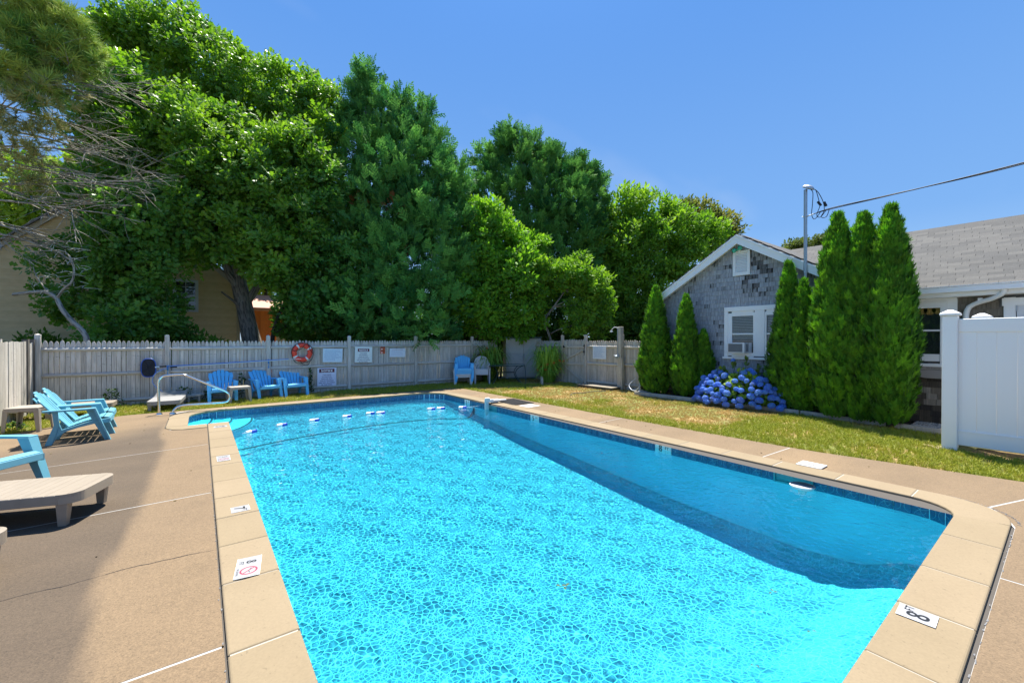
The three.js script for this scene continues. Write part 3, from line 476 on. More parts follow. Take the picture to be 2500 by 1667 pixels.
{
  // pole brackets, skimmer net, hose
  const n = thing('pool_net', 'blue-rimmed leaf net with dark mesh on a long pole', 'pool net', [-1.08, .92, -14.33]);
  const rim = [], F = (a) => { const x = .145 * Math.sign(Math.cos(a)) * Math.pow(Math.abs(Math.cos(a)), .7), y = .235 * Math.sign(Math.sin(a)) * Math.pow(Math.abs(Math.sin(a)), .75); return [x, y]; };
  for (let i = 0; i <= 32; i++) { const [x, y] = F(i / 32 * 6.283); rim.push([x, y, .03]); }
  part(n, 'rim', tube(rim, .012, 48, 6), M(.02, .09, .42, { roughness: .4 }));
  const bag = []; for (let k = 0; k < 4; k++) bag.push(new THREE.Vector2());
  const mg = new THREE.CircleGeometry(1, 32), mp = mg.attributes.position; for (let i = 0; i < mp.count; i++) { const x = mp.getX(i), y = mp.getY(i), r = Math.hypot(x, y), a = Math.atan2(y, x), [fx, fy] = F(a); mp.setXYZ(i, fx * r * .98, fy * r * .98, .028 - .02 * (1 - r)); } mg.computeVertexNormals();
  part(n, 'mesh_bag', mg, M(.02, .024, .035, { side: THREE.DoubleSide, roughness: .9 }));
  part(n, 'mesh_folds', [tube([[-.08, .2, .034], [-.03, .06, .05], [-.05, -.1, .045], [.03, -.2, .036]], .006, 16, 5), tube([[.1, .15, .034], [.02, .02, .046], [.07, -.16, .036]], .006, 16, 5), tube([[-.11, -.1, .036], [.0, 0, .045], [.12, .05, .036]], .005, 12, 5)], M(.012, .014, .022));
  part(n, 'yoke', [rod([.13, .01, .03], [.24, .025, .04], .018, .016)], M(.55, .66, .74));
  part(n, 'pole', [rod([.22, .022, .045], [3.24, .135, .05], .0125, .0125, 10)], M(.07, .22, .62, { metalness: .3, roughness: .35 }));
  part(n, 'grip', [rod([.22, .022, .045], [.36, .028, .045], .0175)], mats.black);
  const p = thing('vacuum_pole', 'white telescopic pole with black grip, just below the blue one', 'pole', [-.62, .915, -14.32]);
  part(p, 'shaft', rod([.1, .004, .04], [2.86, .13, .045], .0125, .0115, 10), M(.66, .66, .60, { metalness: .4, roughness: .35 })); part(p, 'handle_grip', rod([-.02, 0, .04], [.12, .006, .04], .018), mats.black);
  part(p, 'inner_tube', rod([2.86, .13, .045], [3.12, .14, .045], .008), mats.white);
  for (const [k, x, y] of [[0, -.7, .93], [1, 1.63, 1.03]]) { const h = thing('pole_hook', k ? 'blue plastic hook holding the poles at the farther post' : 'blue plastic hook holding the poles near the net', 'hook', [x, y, -14.37]); part(h, 'bracket', [rbx(.035, .13, .02, 0, -.03, .01), tube([[0, -.06, .02], [0, -.085, .06], [0, -.06, .09], [0, -.02, .095]], .009, 12, 6)], M(.02, .22, .55, { roughness: .4 })); part(h, 'dangling_tie', [rod([.01, -.06, .05], [.0, -.2, .05], .008), new THREE.SphereGeometry(.02, 8, 6).translate(0, -.21, .05)], M(.02, .28, .62)); }
  const hs = lone('vacuum_hose', 'loop of blue-white hose hanging under the leaf net pole', 'hose', [tube([[-.62, .9, -14.3], [-.8, .87, -14.27], [-.95, .75, -14.24], [-1.0, .58, -14.22], [-.93, .42, -14.2], [-.82, .32, -14.2], [-.74, .2, -14.18], [-.72, .02, -14.16]], .012, 48, 7)], M(.22, .33, .60, { roughness: .4 }));
  // life ring
  const o = thing('life_ring', 'red ring buoy with white bands and black rope', 'life ring', [2.54, 1.25, -14.33]);
  part(o, 'ring_body', new THREE.TorusGeometry(.225, .072, 16, 48).scale(1, 1, .8), M(.78, .055, .025, { roughness: .45 }));
  for (const a of [.55, 2.15, 3.72, 5.3]) { const b = new THREE.TorusGeometry(.225, .074, 12, 4, .22).scale(1, 1, .82); part(o, 'band', b.rotateZ(a - .11), M(.72, .70, .68)); }
  const rope = []; for (let i = 0; i <= 48; i++) { const a = i / 48 * 6.283 + .2, k = (i % 12) / 12, s = Math.sin(k * Math.PI), r = .302 + .012 * s; rope.push([r * Math.cos(a), r * Math.sin(a) - .05 * s * (Math.sin(a) < 0 ? 1 : .3), .03]); }
  part(o, 'rope', [tube(rope, .009, 120, 6), tube([[-.29, .07, .06], [-.16, .06, .085], [-.03, .13, .09], [.06, .24, .085], [.13, .29, .05], [.18, .2, .07], [.2, .1, .07], [.29, -.02, .05]], .009, 40, 6), tube([[-.06, -.26, .05], [0, -.36, .03], [.12, -.4, .03], [.2, -.33, .03], [.22, -.2, .05]], .008, 30, 6)], M(.012, .012, .018));
  part(o, 'hanger', rod([0, .29, 0], [0, .31, -.05], .008), mats.galv);
  // sign on the right-hand fence, shower post
  const rs = thing('paper_notice', 'square white rules sign on the fence right of the gate', 'notice', [11.385, 1.19, -10.06], -Math.PI / 2);
  part(rs, 'board', rbx(.624, .464, .006, 0, 0, -.004, .002, 1), mats.white);
  part(rs, 'print', new THREE.PlaneGeometry(.62, .46), M(1, 1, 1, { map: canvas(512, 384, paperDraw(null, 12, 15, '#d9dde4', '#777')), roughness: .5 }));
  const sp = thing('shower_post', 'tall weathered post carrying an outdoor shower head and valve', 'outdoor shower', [11.3, 0, -9.06], -Math.PI / 2);
  part(sp, 'post', buv(rbx(.15, 2.1, .15, 0, 1.03, 0, .012), 1, .3, .7), mats.warmWood[0]);
  part(sp, 'side_plank', buv(rbx(.05, 1.05, .12, .105, .52, .02, .008), 1, .8, .2), mats.warmWood[2]);
  part(sp, 'riser', rod([-.05, 1.1, .09], [-.05, 2.03, .09], .010), mats.galv);
  part(sp, 'shower_head', [tube([[-.05, 2.03, .09], [-.07, 2.06, .14], [-.12, 2.05, .2], [-.17, 1.98, .23]], .011, 14, 7), new THREE.ConeGeometry(.045, .07, 14).rotateX(.5).rotateZ(-.4).translate(-.185, 1.95, .24)], mats.white);
  part(sp, 'valve', [new THREE.CylinderGeometry(.085, .085, .03, 20).rotateX(Math.PI / 2).translate(-.06, 1.08, .1), new THREE.SphereGeometry(.05, 12, 8).translate(-.06, 1.08, .14), rod([-.06, 1.08, .15], [-.14, 1.13, .17], .012)], mats.galv);
  const pb = thing('shower_platform', 'low weathered plywood platform in the grass below the shower post', 'platform', [11.02, 0, -9.75], .02);
  part(pb, 'deck_board', buv(rbx(.62, .03, 1.55, 0, .06, 0, .005), 1, .3, .1), M(.27, .23, .18, { map: T.wood, roughness: .95 })); part(pb, 'bearer', [bx(.07, .07, 1.5, -.22, .01, 0), bx(.07, .07, 1.5, .22, .01, 0)], mats.darkWood);
}
// ---------------------------------------------------------------- corner shed, table, chairs there
{
  const s = thing('resin_shed', 'tall beige double-door storage shed in the fence corner', 'shed', [10.95, 0, -13.85], -.45);
  const m = M(.50, .485, .46, { map: scaled(T.siding, .8, .8), roughness: .6 }), dk = M(.10, .15, .17, { roughness: .6 });
  part(s, 'body', [rbx(1.5, 1.68, .8, 0, .86, -.44, .02)], m);
  for (const q of [-1, 1]) { const d = part(s, 'door', [rbx(.665, 1.60, .03, q * .345, .88, -.02, .008)], m); part(d, 'moulding', [0, 1, 2, 3].map((i) => rbx(.56, .006, .012, q * .345, .3 + i * .38, -.002, .003)), m); }
  part(s, 'corner_trim', [rbx(.075, 1.66, .05, -.72, .86, -.02, .01), rbx(.075, 1.66, .05, .72, .86, -.02, .01)], m);
  part(s, 'side_board', [0, 1, 2, 3, 4, 5].map((i) => rbx(.012, .008, .7, .752, .25 + i * .26, -.44, .003)), m);
  part(s, 'handle', [rbx(.03, .2, .03, .03, .95, .012), rbx(.03, .2, .03, -.03, .95, .012)], mats.galv);
  part(s, 'lid', [rbx(1.58, .05, .9, 0, 1.735, -.44, .02)], dk); part(s, 'base', [bx(1.5, .05, .8, 0, .025, -.43)], dk);
}

// ---------------------------------------------------------------- resin garden furniture
const shadeBlueM = M(.12, .50, .82, { roughness: .42 }), sunBlueM = M(.115, .33, .42, { roughness: .45 }), whiteM = M(.62, .59, .54, { roughness: .5 }), beigeM = M(.31, .275, .235, { roughness: .5 }), greyResin = M(.24, .235, .23, { roughness: .55 });  // blue set twice: sunlit and shaded chairs carry the light in their colour
// Adirondack chair facing local +z
function makeAdirondack(m) {
  const o = new THREE.Group();
  // seat slats along a dipping curve
  const seat = [[.335, .285], [.325, .36], [.25, .378], [.165, .362], [.08, .338], [-.005, .31], [-.09, .278], [-.165, .245]];
  for (let i = 1; i < 8; i++) { const [z, y] = seat[i], [pz, py] = seat[i - 1], dz = z - pz, dy = y - py, l = Math.hypot(dz, dy), w = .50 - .012 * i; const g = rbx(w, .016, l - (i > 1 ? .012 : 0), 0, 0, 0, .006); g.rotateX(-Math.atan2(dy, dz) + (dz < 0 ? Math.PI : 0)); g.translate(0, (y + py) / 2, (z + pz) / 2); part(o, i === 1 ? 'front_apron' : 'seat_slat', g, m); }
  // back: six fanned slats with an arched top
  const tilt = .60, dir = [0, Math.cos(tilt), -Math.sin(tilt)], b0 = [0, .215, -.15];
  for (let i = 0; i < 6; i++) {
    const k = i - 2.5, x0 = k * .067, x1 = k * .098, Lm = .735 - .022 * k * k, w0 = .027, w1 = .043, top = [];
    for (let j = 0; j <= 6; j++) { const a = Math.PI * j / 6; top.push([x1 + w1 * Math.cos(a), Lm - w1 * .6 + w1 * .7 * Math.sin(a) - .006 * k * Math.cos(a) * 2]); }
    const g = ext([[x0 - w0, 0], [x0 + w0, 0], ...top], .012, .003); g.rotateX(-tilt); g.translate(b0[0], b0[1], b0[2] + .004 * Math.abs(k)); part(o, 'back_slat', buv(g), m);
  }
  const bar = (t, w, h) => { const g = rbx(w, h, .014, 0, 0, -.014, .005); g.rotateX(-tilt); g.translate(b0[0] + dir[0] * t, b0[1] + dir[1] * t, b0[2] + dir[2] * t); return g; };
  part(o, 'back_brace', [bar(.03, .42, .06), bar(.36, .56, .05), bar(.6, .56, .10)], m);
  for (const s of [-1, 1]) {
    const x = s * .295;
    part(o, 'arm', buv(slabG([[x - .045 * s, .17], [x + .055 * s, .17], [x + .075 * s, .06], [x + .06 * s, -.15], [x + .03 * s, -.42], [x - .03 * s, -.44], [x - .035 * s, -.1]].map(([a, b]) => [a, b]), .545, .03, .009)), m);
    part(o, 'front_leg', [taper(x, 0, .335, .07, .022, x, .53, .155, .10, .03), taper(x - s * .03, 0, .305, .012, .07, x - s * .042, .53, .10, .014, .12)], m);
    const prof = [[.33, .35], [.1, .325], [-.1, .262], [-.22, .225], [-.24, .30], [-.30, .32], [-.335, .2], [-.40, 0], [-.325, 0], [-.275, .11], [-.18, .185], [-.04, .235], [.14, .275], [.33, .275]];
    const g = ext(prof.map(([z, y]) => [-z, y]), .022, .004); g.rotateY(Math.PI / 2); g.translate(s * .255 - .011, 0, 0); part(o, 'side_rail', buv(g), m);
    part(o, 'rear_leg', [taper(s * .262, 0, -.365, .05, .075, s * .255, .3, -.275, .05, .06)], m);
    part(o, 'arm_support', [taper(s * .27, .28, -.27, .03, .06, s * .29, .525, -.29, .035, .06)], m);
  }
  return o;
}
function recolour(o, m) { o.traverse((c) => { if (c.isMesh) c.material = m; }); return o; }
const adiron = makeAdirondack(shadeBlueM);
function placeChair(name, label, p, turn, group, m, cat = 'chair', src = adiron) { const o = src.clone(); o.name = numbered(name); o.position.set(...p); o.rotation.y = turn; if (m) recolour(o, m); scene.add(o); return tag(o, label, cat, group); }
placeChair('adirondack_chair', 'blue adirondack chair facing the pool, nearer one of the left pair', [-1.55, 0, -9.82], Math.PI / 2 + .03, 'blue adirondack chairs', sunBlueM);
placeChair('adirondack_chair', 'blue adirondack chair facing the pool, farther one of the left pair', [-1.60, 0, -10.53], Math.PI / 2 + .06, 'blue adirondack chairs', sunBlueM);
placeChair('adirondack_chair', 'blue adirondack chair cut off by the left edge, behind the lounger', [-1.86, 0, -7.02], Math.PI / 2 - .62, 'blue adirondack chairs', sunBlueM);
placeChair('adirondack_chair', 'blue adirondack chair by the fence, left of the beige side table', [.47, -.03, -13.83], .03, 'blue adirondack chairs');
placeChair('adirondack_chair', 'blue adirondack chair by the fence, right of the beige side table', [1.52, -.03, -13.93], .26, 'blue adirondack chairs');
placeChair('adirondack_chair', 'blue adirondack chair by the fence below the life ring', [2.25, -.03, -14.0], .12, 'blue adirondack chairs');
// the stack: two beige at the bottom, three blue above
const stackLbl = ['beige adirondack chair at the very bottom of the blue stack', 'beige adirondack chair second from the bottom of the blue stack', 'blue adirondack chair in the middle of the stack by the fence', 'blue adirondack chair second from the top of the stack', 'blue adirondack chair on top of the stack by the fence'];
for (let k = 0; k < 5; k++) placeChair('adirondack_chair', stackLbl[k], [7.92 + (k - 2) * .012, -.03 + k * .062, -13.72 + k * .012], -.42, 'chairs stacked by the back fence', k < 2 ? whiteM : shadeBlueM);
// round-backed stacking chair facing local +z
function makeRoundBack(m) {
  const o = new THREE.Group();
  part(o, 'seat', [buv(slabG([[-.23, .22], [.23, .22], [.25, .1], [.21, -.2], [-.21, -.2], [-.25, .1]], .42, .03, .012)), rbx(.46, .07, .02, 0, .39, .225, .008)], m);
  const tilt = .2;
  const ring = []; for (let i = 0; i <= 24; i++) { const a = -.5 + (Math.PI + 1.0) * i / 24; ring.push([.255 * Math.cos(a), .245 + .225 * Math.sin(a), 0]); }
  const tf = (g) => g.rotateX(-tilt).translate(0, .42, -.19);
  part(o, 'back_rim', tf(tube(ring, .019, 40, 7)), m);
  for (let i = 0; i < 9; i++) { const x = (i - 4) * .05, h = .245 + .225 * Math.sqrt(Math.max(0, 1 - (x / .25) ** 2)); part(o, 'back_slat', tf(rbx(.042, h - .03, .01, x * (1), h / 2 + .0, .004, .004)), m); }
  part(o, 'back_panel', tf(ext(arc(0, .245, .235, -.5, Math.PI + .5, 20).map(([a, b]) => [a, b]), .004).translate(0, 0, -.008)), m);
  for (const s of [-1, 1]) {
    part(o, 'arm', [tube([[s * .26, .62, -.22], [s * .285, .63, -.05], [s * .29, .615, .12], [s * .28, .56, .2]], .024, 18, 7)], m);
    part(o, 'leg', [taper(s * .265, 0, .215, .05, .04, s * .265, .58, .2, .065, .04)], m); part(o, 'leg', [taper(s * .26, 0, -.29, .045, .05, s * .235, .42, -.19, .05, .05)], m);
  }
  return o;
}
const roundBack = makeRoundBack(beigeM), rbLbl = ['grey-beige round-backed chair at the bottom of the beige stack', 'grey-beige round-backed chair second from the bottom of its stack', 'grey-beige round-backed chair second from the top of its stack', 'grey-beige round-backed chair on top of the stack by the lilies'];
for (let k = 0; k < 4; k++) placeChair('stacking_chair', rbLbl[k], [8.6, -.03 + k * .05, -13.42 - k * .018], -.55, 'beige chairs stacked together', M(.50, .50, .50, { roughness: .5 }), 'chair', roundBack);
// low resin side table
function makeSideTable(m, w = .46, h = .44) {
  const o = new THREE.Group();
  part(o, 'tabletop', [rbx(w, .028, w * .9, 0, h - .014, 0, .012, 3)], m); part(o, 'apron', [rbx(w - .02, .05, .016, 0, h - .045, w * .43, .005), rbx(w - .02, .05, .016, 0, h - .045, -w * .43, .005), rbx(.016, .05, w * .86, w / 2 - .012, h - .045, 0, .005), rbx(.016, .05, w * .86, -w / 2 + .012, h - .045, 0, .005)], m);
  for (const sx of [-1, 1]) for (const sz of [-1, 1]) part(o, 'leg', [taper(sx * (w / 2 + .005), 0, sz * (w * .43), .05, .014, sx * (w / 2 - .03), h - .03, sz * (w * .42), .075, .014), taper(sx * (w / 2 + .02), 0, sz * (w * .43 - .02), .014, .05, sx * (w / 2 - .005), h - .03, sz * (w * .42 - .03), .014, .08)], m);
  return o;
}
const table0 = makeSideTable(beigeM);
placeChair('side_table', 'beige resin side table left of the pair of blue chairs', [-2.50, 0, -11.31], -.28, 'beige side tables', null, 'side table', table0);
placeChair('side_table', 'beige resin side table between two blue chairs by the fence', [.82, -.03, -13.26], .12, 'beige side tables', null, 'side table', table0);
// slatted chaise, long side along local -x, foot end at the origin side +x
function makeLounger(m, L = 1.9, Wd = .64, h = .285, raise = 0) {
  const o = new THREE.Group(); const n = Math.floor(L / .075), r = .13;
  for (let i = 0; i < n; i++) {
    const x = -(i + .5) * L / n, up = raise && x < -L * .62 ? raise * Math.pow((-x - L * .62) / (L * .38), 1.6) : 0;
    if (-i * L / n > -r) { const e = [], w = (q) => Wd / 2 - (q > -r ? r - Math.sqrt(Math.max(0, r * r - (r + q) ** 2)) : 0); for (let k = 0; k <= 6; k++) { const q = -(i + k / 6) * L / n * 1 - (k ? 0 : .0015) + (k === 6 ? .0015 : 0); e.push([q, w(q)]); } part(o, 'slat', buv(slabG([...e, ...e.map(([a, b]) => [a, -b]).reverse()], h, .03, 0)), m); }
    else part(o, 'slat', buv(rbx(L / n - .003, .03, Wd, x, h - .015 + up, 0, .004, 1)), m);
  }
  part(o, 'side_skirt', [rbx(L - r, .085, .02, -L / 2 - r / 2, h - .045, Wd / 2 - .008, .006), rbx(L - r, .085, .02, -L / 2 - r / 2, h - .045, -Wd / 2 + .008, .006)], m);
  const ring = []; for (const s of [1, -1]) { const pts = arc(-r, s * (Wd / 2 - r), r, s > 0 ? Math.PI / 2 : 0, s > 0 ? 0 : -Math.PI / 2, 8); ring.push(...pts); }
  const P = []; for (let i = 0; i < ring.length - 1; i++) { const [a, b] = ring[i], [c, d] = ring[i + 1]; P.push(a, h - .0875, b, c, h - .0875, d, c, h - .003, d, a, h - .0875, b, c, h - .003, d, a, h - .003, b); }
  const eg = new THREE.BufferGeometry(); eg.setAttribute('position', new THREE.BufferAttribute(new Float32Array(P), 3)); eg.computeVertexNormals(); part(o, 'end_skirt', eg, new THREE.MeshStandardMaterial({ color: m.color, roughness: .5, side: THREE.DoubleSide }));
  for (const x of [-.12, -L * .52, -L + .15]) for (const s of [-1, 1]) { const z = s * (Wd / 2 - .05); const l = part(o, 'leg', [taper(x, 0, z, .055, .05, x + .005, h - .06, z, .085, .075)], m); }
  part(o, 'end_cap', [bx(.012, .08, Wd - .03, -L, h - .045, 0)], m);
  return o;
}
const lounge0 = makeLounger(M(.29, .24, .185, { roughness: .5, map: scaled(T.siding, 1.3, .7) }));
placeChair('chaise_lounger', 'beige slatted chaise lounger in the left foreground on the deck', [-.78, 0, -5.58], -.33, 'beige chaise loungers', null, 'lounger', lounge0);
placeChair('chaise_lounger', 'beige chaise lounger of which only one corner shows, bottom left', [-1.20, -.02, -4.42], -.30, 'beige chaise loungers', null, 'lounger', lounge0);
placeChair('chaise_lounger', 'beige chaise lounger behind the pair of blue chairs', [-1.55, -.03, -12.95], -.05, 'beige chaise loungers', null, 'lounger', lounge0);
placeChair('chaise_lounger', 'grey weathered chaise lounger on the grass behind the handrail', [-.69, -.03, -12.55], -Math.PI / 2 - .07, null, greyResin, 'lounger', makeLounger(greyResin, 1.5, .62, .26, .09));
{
  const c = thing('planter_block', 'low grey hollow block by the fence right of the grey lounger', 'planter', [-.25, -.03, -13.95]);
  part(c, 'top_slab', rbx(.5, .05, .25, 0, .2, 0, .006), M(.30, .29, .27)); for (const x of [-.22, 0, .22]) part(c, 'upright', rbx(.05, .18, .24, x, .09, 0, .006), M(.30, .29, .27));
  const t = thing('patio_table', 'oval glass-topped patio table with curved dark metal legs', 'table', [9.45, -.03, -13.05], -.5);
  const out = arc(0, 0, 1, 0, 6.283, 40).slice(0, 40).map(([x, z]) => [.72 * Math.sign(x) * Math.pow(Math.abs(x), .55), .47 * Math.sign(z) * Math.pow(Math.abs(z), .55)]);
  part(t, 'glass_top', slabG(out.map(([x, z]) => [x * .985, z * .98]), .705, .007), MP(.24, .34, .30, { roughness: .06, clearcoat: 1, clearcoatRoughness: .05 }));
  part(t, 'rim', tube([...out, out[0]].map(([x, z]) => [x, .70, z]), .015, 80, 6, .3), M(.02, .05, .05, { roughness: .35 }));
  for (const sx of [-1, 1]) for (const sz of [-1, 1]) part(t, 'leg', tube([[sx * .60, .69, sz * .36], [sx * .44, .6, sz * .27], [sx * .34, .42, sz * .2], [sx * .42, .2, sz * .27], [sx * .56, 0, sz * .36]], .014, 26, 7), M(.02, .04, .045, { roughness: .4 }));
  for (const sx of [-1, 1]) part(t, 'outer_leg', tube([[sx * .68, .69, .3], [sx * .7, .4, .33], [sx * .71, 0, .38]], .013, 10, 7), M(.02, .04, .045));
  part(t, 'hoop_brace', tube(arc(0, 0, .34, 0, 6.283, 24).map(([x, z]) => [x, .42, z * .6]), .010, 50, 6), M(.02, .04, .045));
}
// stainless handrail at the entry steps
{
  const h = thing('pool_handrail', 'bent stainless steel handrail at the pool entry steps', 'handrail', [-.735, 0, -12.06], 0);
  part(h, 'rail_tube', tube([[0, 0, 0], [-.005, .3, 0], [-.01, .62, 0], [.0, .76, 0], [.06, .835, 0], [.16, .855, 0], [.36, .862, 0], [.46, .845, .01], [.62, .755, .02], [1.0, .545, .04], [1.2, .435, .05], [1.275, .36, .055], [1.29, .27, .055], [1.25, .19, .05], [1.15, .165, .05], [.8, .165, .05], [.42, .165, .05], [.31, .135, .06], [.245, .06, .07], [.232, 0, .075]], .0245, 150, 12, .35), mats.steel);
  part(h, 'escutcheon', [new THREE.CylinderGeometry(.045, .065, .03, 20).translate(0, .015, 0)], mats.steel); part(h, 'escutcheon', [new THREE.CylinderGeometry(.045, .065, .03, 20).translate(.232, .015, .075)], mats.steel);
}
// ---------------------------------------------------------------- depth plates, lids, floats and other things at the pool
function plate(label, x, z, w, d, turn, draw, y = .0155) {
  const o = thing('depth_plate', label, 'depth marker', [x, y, z], turn, 'depth marker plates on the coping');
  part(o, 'backing', [rbx(w, .004, d, 0, .002, 0, .002, 1)], M(.72, .73, .74));
  part(o, 'print', new THREE.PlaneGeometry(w - .006, d - .006).rotateX(-Math.PI / 2).translate(0, .0048, 0), M(.34, .34, .34, { map: canvas(320, Math.round(320 * d / w), draw), roughness: .4 }));
}
const num = (s) => (c, w, h) => { c.fillStyle = '#e9e9ee'; c.fillRect(0, 0, w, h); c.fillStyle = '#23262c'; c.textAlign = 'center'; c.textBaseline = 'middle'; c.font = 'bold ' + h * .84 + 'px sans-serif'; c.fillText(s, w * .40, h * .54); c.font = 'bold ' + h * .34 + 'px sans-serif'; c.fillText('FT', w * .80, h * .27); };
const noDive = (s) => (c, w, h) => { c.fillStyle = '#e9e9ee'; c.fillRect(0, 0, w, h); c.fillStyle = '#3a3f4a'; c.textAlign = 'center'; c.textBaseline = 'middle'; c.font = 'bold ' + h * .58 + 'px sans-serif'; c.fillText(s, w * .27, h * .40); c.font = 'bold ' + h * .26 + 'px sans-serif'; c.fillText('FT', w * .27, h * .82);
  c.strokeStyle = '#e0637f'; c.lineWidth = h * .075; c.beginPath(); c.arc(w * .71, h * .46, h * .33, 0, 7); c.stroke(); c.strokeStyle = '#555b66'; c.lineWidth = h * .03; c.beginPath(); c.moveTo(w * .6, h * .36); c.lineTo(w * .72, h * .46); c.lineTo(w * .8, h * .62); c.moveTo(w * .72, h * .46); c.lineTo(w * .82, h * .4); c.stroke(); c.strokeStyle = '#e0637f'; c.lineWidth = h * .06; c.beginPath(); c.moveTo(w * .71 - h * .23, h * .23); c.lineTo(w * .71 + h * .23, h * .69); c.stroke();
  c.fillStyle = '#4c5059'; c.font = 'bold ' + h * .12 + 'px sans-serif'; c.fillText('NO DIVING', w * .71, h * .92); };
plate('white plate reading 8 FT and no diving, nearest on the left coping', .272, -3.54, .30, .155, -Math.PI / 2 - .15, noDive('8'));
plate('white plate reading 7 FT on the left coping', .305, -4.80, .15, .15, -Math.PI / 2, num('7'));
plate('white plate reading 5 FT and no diving on the left coping', .25, -6.99, .30, .15, -Math.PI / 2, noDive('5'));
plate('white plate reading 3 FT beside the entry steps', .297, -9.57, .15, .20, -Math.PI / 2, num('3'));
plate('white plate reading 8 FT on the near end coping', 3.405, -.543, .15, .17, .04, num('8'));
{
  const s = thing('skimmer_lid', 'square white skimmer lid with dark finger slot on the right deck', 'lid', [6.40, .001, -2.03], 0);
  part(s, 'cover', rbx(.25, .016, .28, 0, .012, 0, .006), M(.45, .45, .45)); part(s, 'finger_slot', rbx(.02, .004, .08, -.02, .0215, .0, .0015, 1), mats.black);
  const p = thing('skimmer_lid', 'pale flush lid in the right deck beside the rubber mat', 'lid', [6.58, -.004, -8.08], .1); part(p, 'cover', [rbx(.42, .01, .36, 0, .006, 0, .004)], M(.52, .50, .46));
  const d = thing('floating_disc', 'grey floating disc with pale rim beside the right pool wall', 'pool float', [5.79, -.135, -1.93], .3);
  part(d, 'disc_body', new THREE.CylinderGeometry(.128, .11, .035, 32).translate(0, .018, 0), M(.55, .54, .52)); part(d, 'dark_top', new THREE.CylinderGeometry(.108, .108, .006, 32).translate(0, .037, 0), M(.36, .36, .38, { roughness: .7 })); part(d, 'rim', new THREE.TorusGeometry(.122, .009, 8, 36).rotateX(Math.PI / 2).translate(0, .035, 0), M(.62, .60, .58)); part(d, 'hub_below', new THREE.CylinderGeometry(.05, .04, .06, 16).translate(0, -.03, 0), M(.5, .5, .5));
  const mat = thing('rubber_mat', 'black ribbed rubber mat on the right deck beside the pool', 'mat', [6.62, .004, -8.84], -.06);
  part(mat, 'mat_base', rbx(.70, .008, .98, 0, .004, 0, .003), mats.rubber); for (let i = 0; i < 20; i++) part(mat, 'rib', rbx(.66, .008, .022, 0, .011, -.455 + i * .048, .003, 1), mats.rubber);
  const al = thing('pool_alarm', 'pale grey hook-shaped pool alarm hanging over the right coping', 'pool alarm', [5.95, .013, -8.97], -.25);
  part(al, 'probe', [rbx(.10, .36, .09, -.06, -.06, 0, .02), taper(-.06, -.3, 0, .05, .05, -.06, -.2, 0, .09, .08)], M(.42, .50, .50)); part(al, 'housing', [taper(.12, .03, 0, .30, .12, .12, .10, 0, .28, .10), rbx(.12, .11, .1, -.04, .09, 0, .02)], M(.60, .60, .58)); part(al, 'arm_plate', [rbx(.36, .025, .11, .28, .075, .02, .008)], M(.64, .62, .58)); part(al, 'foot', [rbx(.16, .028, .13, .16, .012, 0, .006)], mats.rubber);
  // float line
  const fp = [[.62, -9.3], [.772, -9.433], [1.349, -9.816], [2.004, -9.967], [2.71, -10.023], [3.275, -10.098], [3.497, -10.006], [4.728, -9.797], [4.971, -9.742], [5.49, -9.527], [5.98, -9.42]];
  const where = ['nearest the left wall', 'second from the left wall', 'third from the left wall', 'fourth from the left wall', 'left one of the middle pair', 'right one of the middle pair', 'left one of the right pair', 'right one of the right pair', 'nearest the right wall'];
  lone('float_rope', 'thin rope carrying the floats across the shallow end', 'rope', tube(fp.map(([x, z], i) => [x, -.135 + (i === 0 || i === 10 ? .03 : 0), z]), .004, 120, 5, .3), M(.40, .52, .62));
  const f0 = new THREE.Group(); part(f0, 'white_half', [new THREE.CylinderGeometry(.036, .036, .085, 16).rotateZ(Math.PI / 2).translate(-.043, 0, 0), new THREE.CylinderGeometry(.036, .022, .018, 16).rotateZ(Math.PI / 2).translate(-.094, 0, 0)], M(.75, .75, .74, { roughness: .4 })); part(f0, 'blue_half', [new THREE.CylinderGeometry(.036, .036, .085, 16).rotateZ(Math.PI / 2).translate(.043, 0, 0), new THREE.CylinderGeometry(.022, .036, .018, 16).rotateZ(Math.PI / 2).translate(.094, 0, 0)], M(.015, .07, .48, { roughness: .35 }));
  for (let i = 1; i < 10; i++) { const o = f0.clone(), [x, z] = fp[i], a = fp[i - 1], b = fp[i + 1]; o.name = numbered('rope_float'); o.position.set(x, -.122, z); o.rotation.y = -Math.atan2(b[1] - a[1], b[0] - a[0]) * .8; scene.add(o); tag(o, 'white and blue rope float ' + where[i - 1], 'float', 'floats on the pool rope'); }
  // leaves on the water
  const lg = () => { const P = [0, 0, 0, .03, .006, .012, .05, .002, 0, 0, 0, 0, .05, .002, 0, .028, .006, -.014]; const g = new THREE.BufferGeometry(); g.setAttribute('position', new THREE.BufferAttribute(new Float32Array(P), 3)); g.computeVertexNormals(); return g; };
  const lf = [[[2.08, -2.19], 'green leaf cluster floating mid pool towards the near end', 1.5, 3], [[3.22, -1.26], 'dark leaf pair floating left of the disc shadow', 1.1, 2], [[2.98, -.95], 'small dark leaf floating close to the near coping', .9, 1], [[5.03, -4.4], 'small red-brown leaf floating in the shaded right side', .7, 1], [[2.42, -1.03], 'small green leaf floating nearest the camera', .7, 1]];
  for (const [[x, z], l, s, n] of lf) { const gs = []; for (let k = 0; k < n + 1; k++) gs.push(lg().rotateY(k * 2.2 + x).translate(k * .012, k * .002, k * .01)); const o = lone('floating_leaf', l, 'leaf', gs, l.includes('red') ? M(.14, .03, .015, { side: THREE.DoubleSide }) : M(.03, .07, .02, { side: THREE.DoubleSide }), [x, -.126, z]); o.scale.setScalar(s * .62); }
}

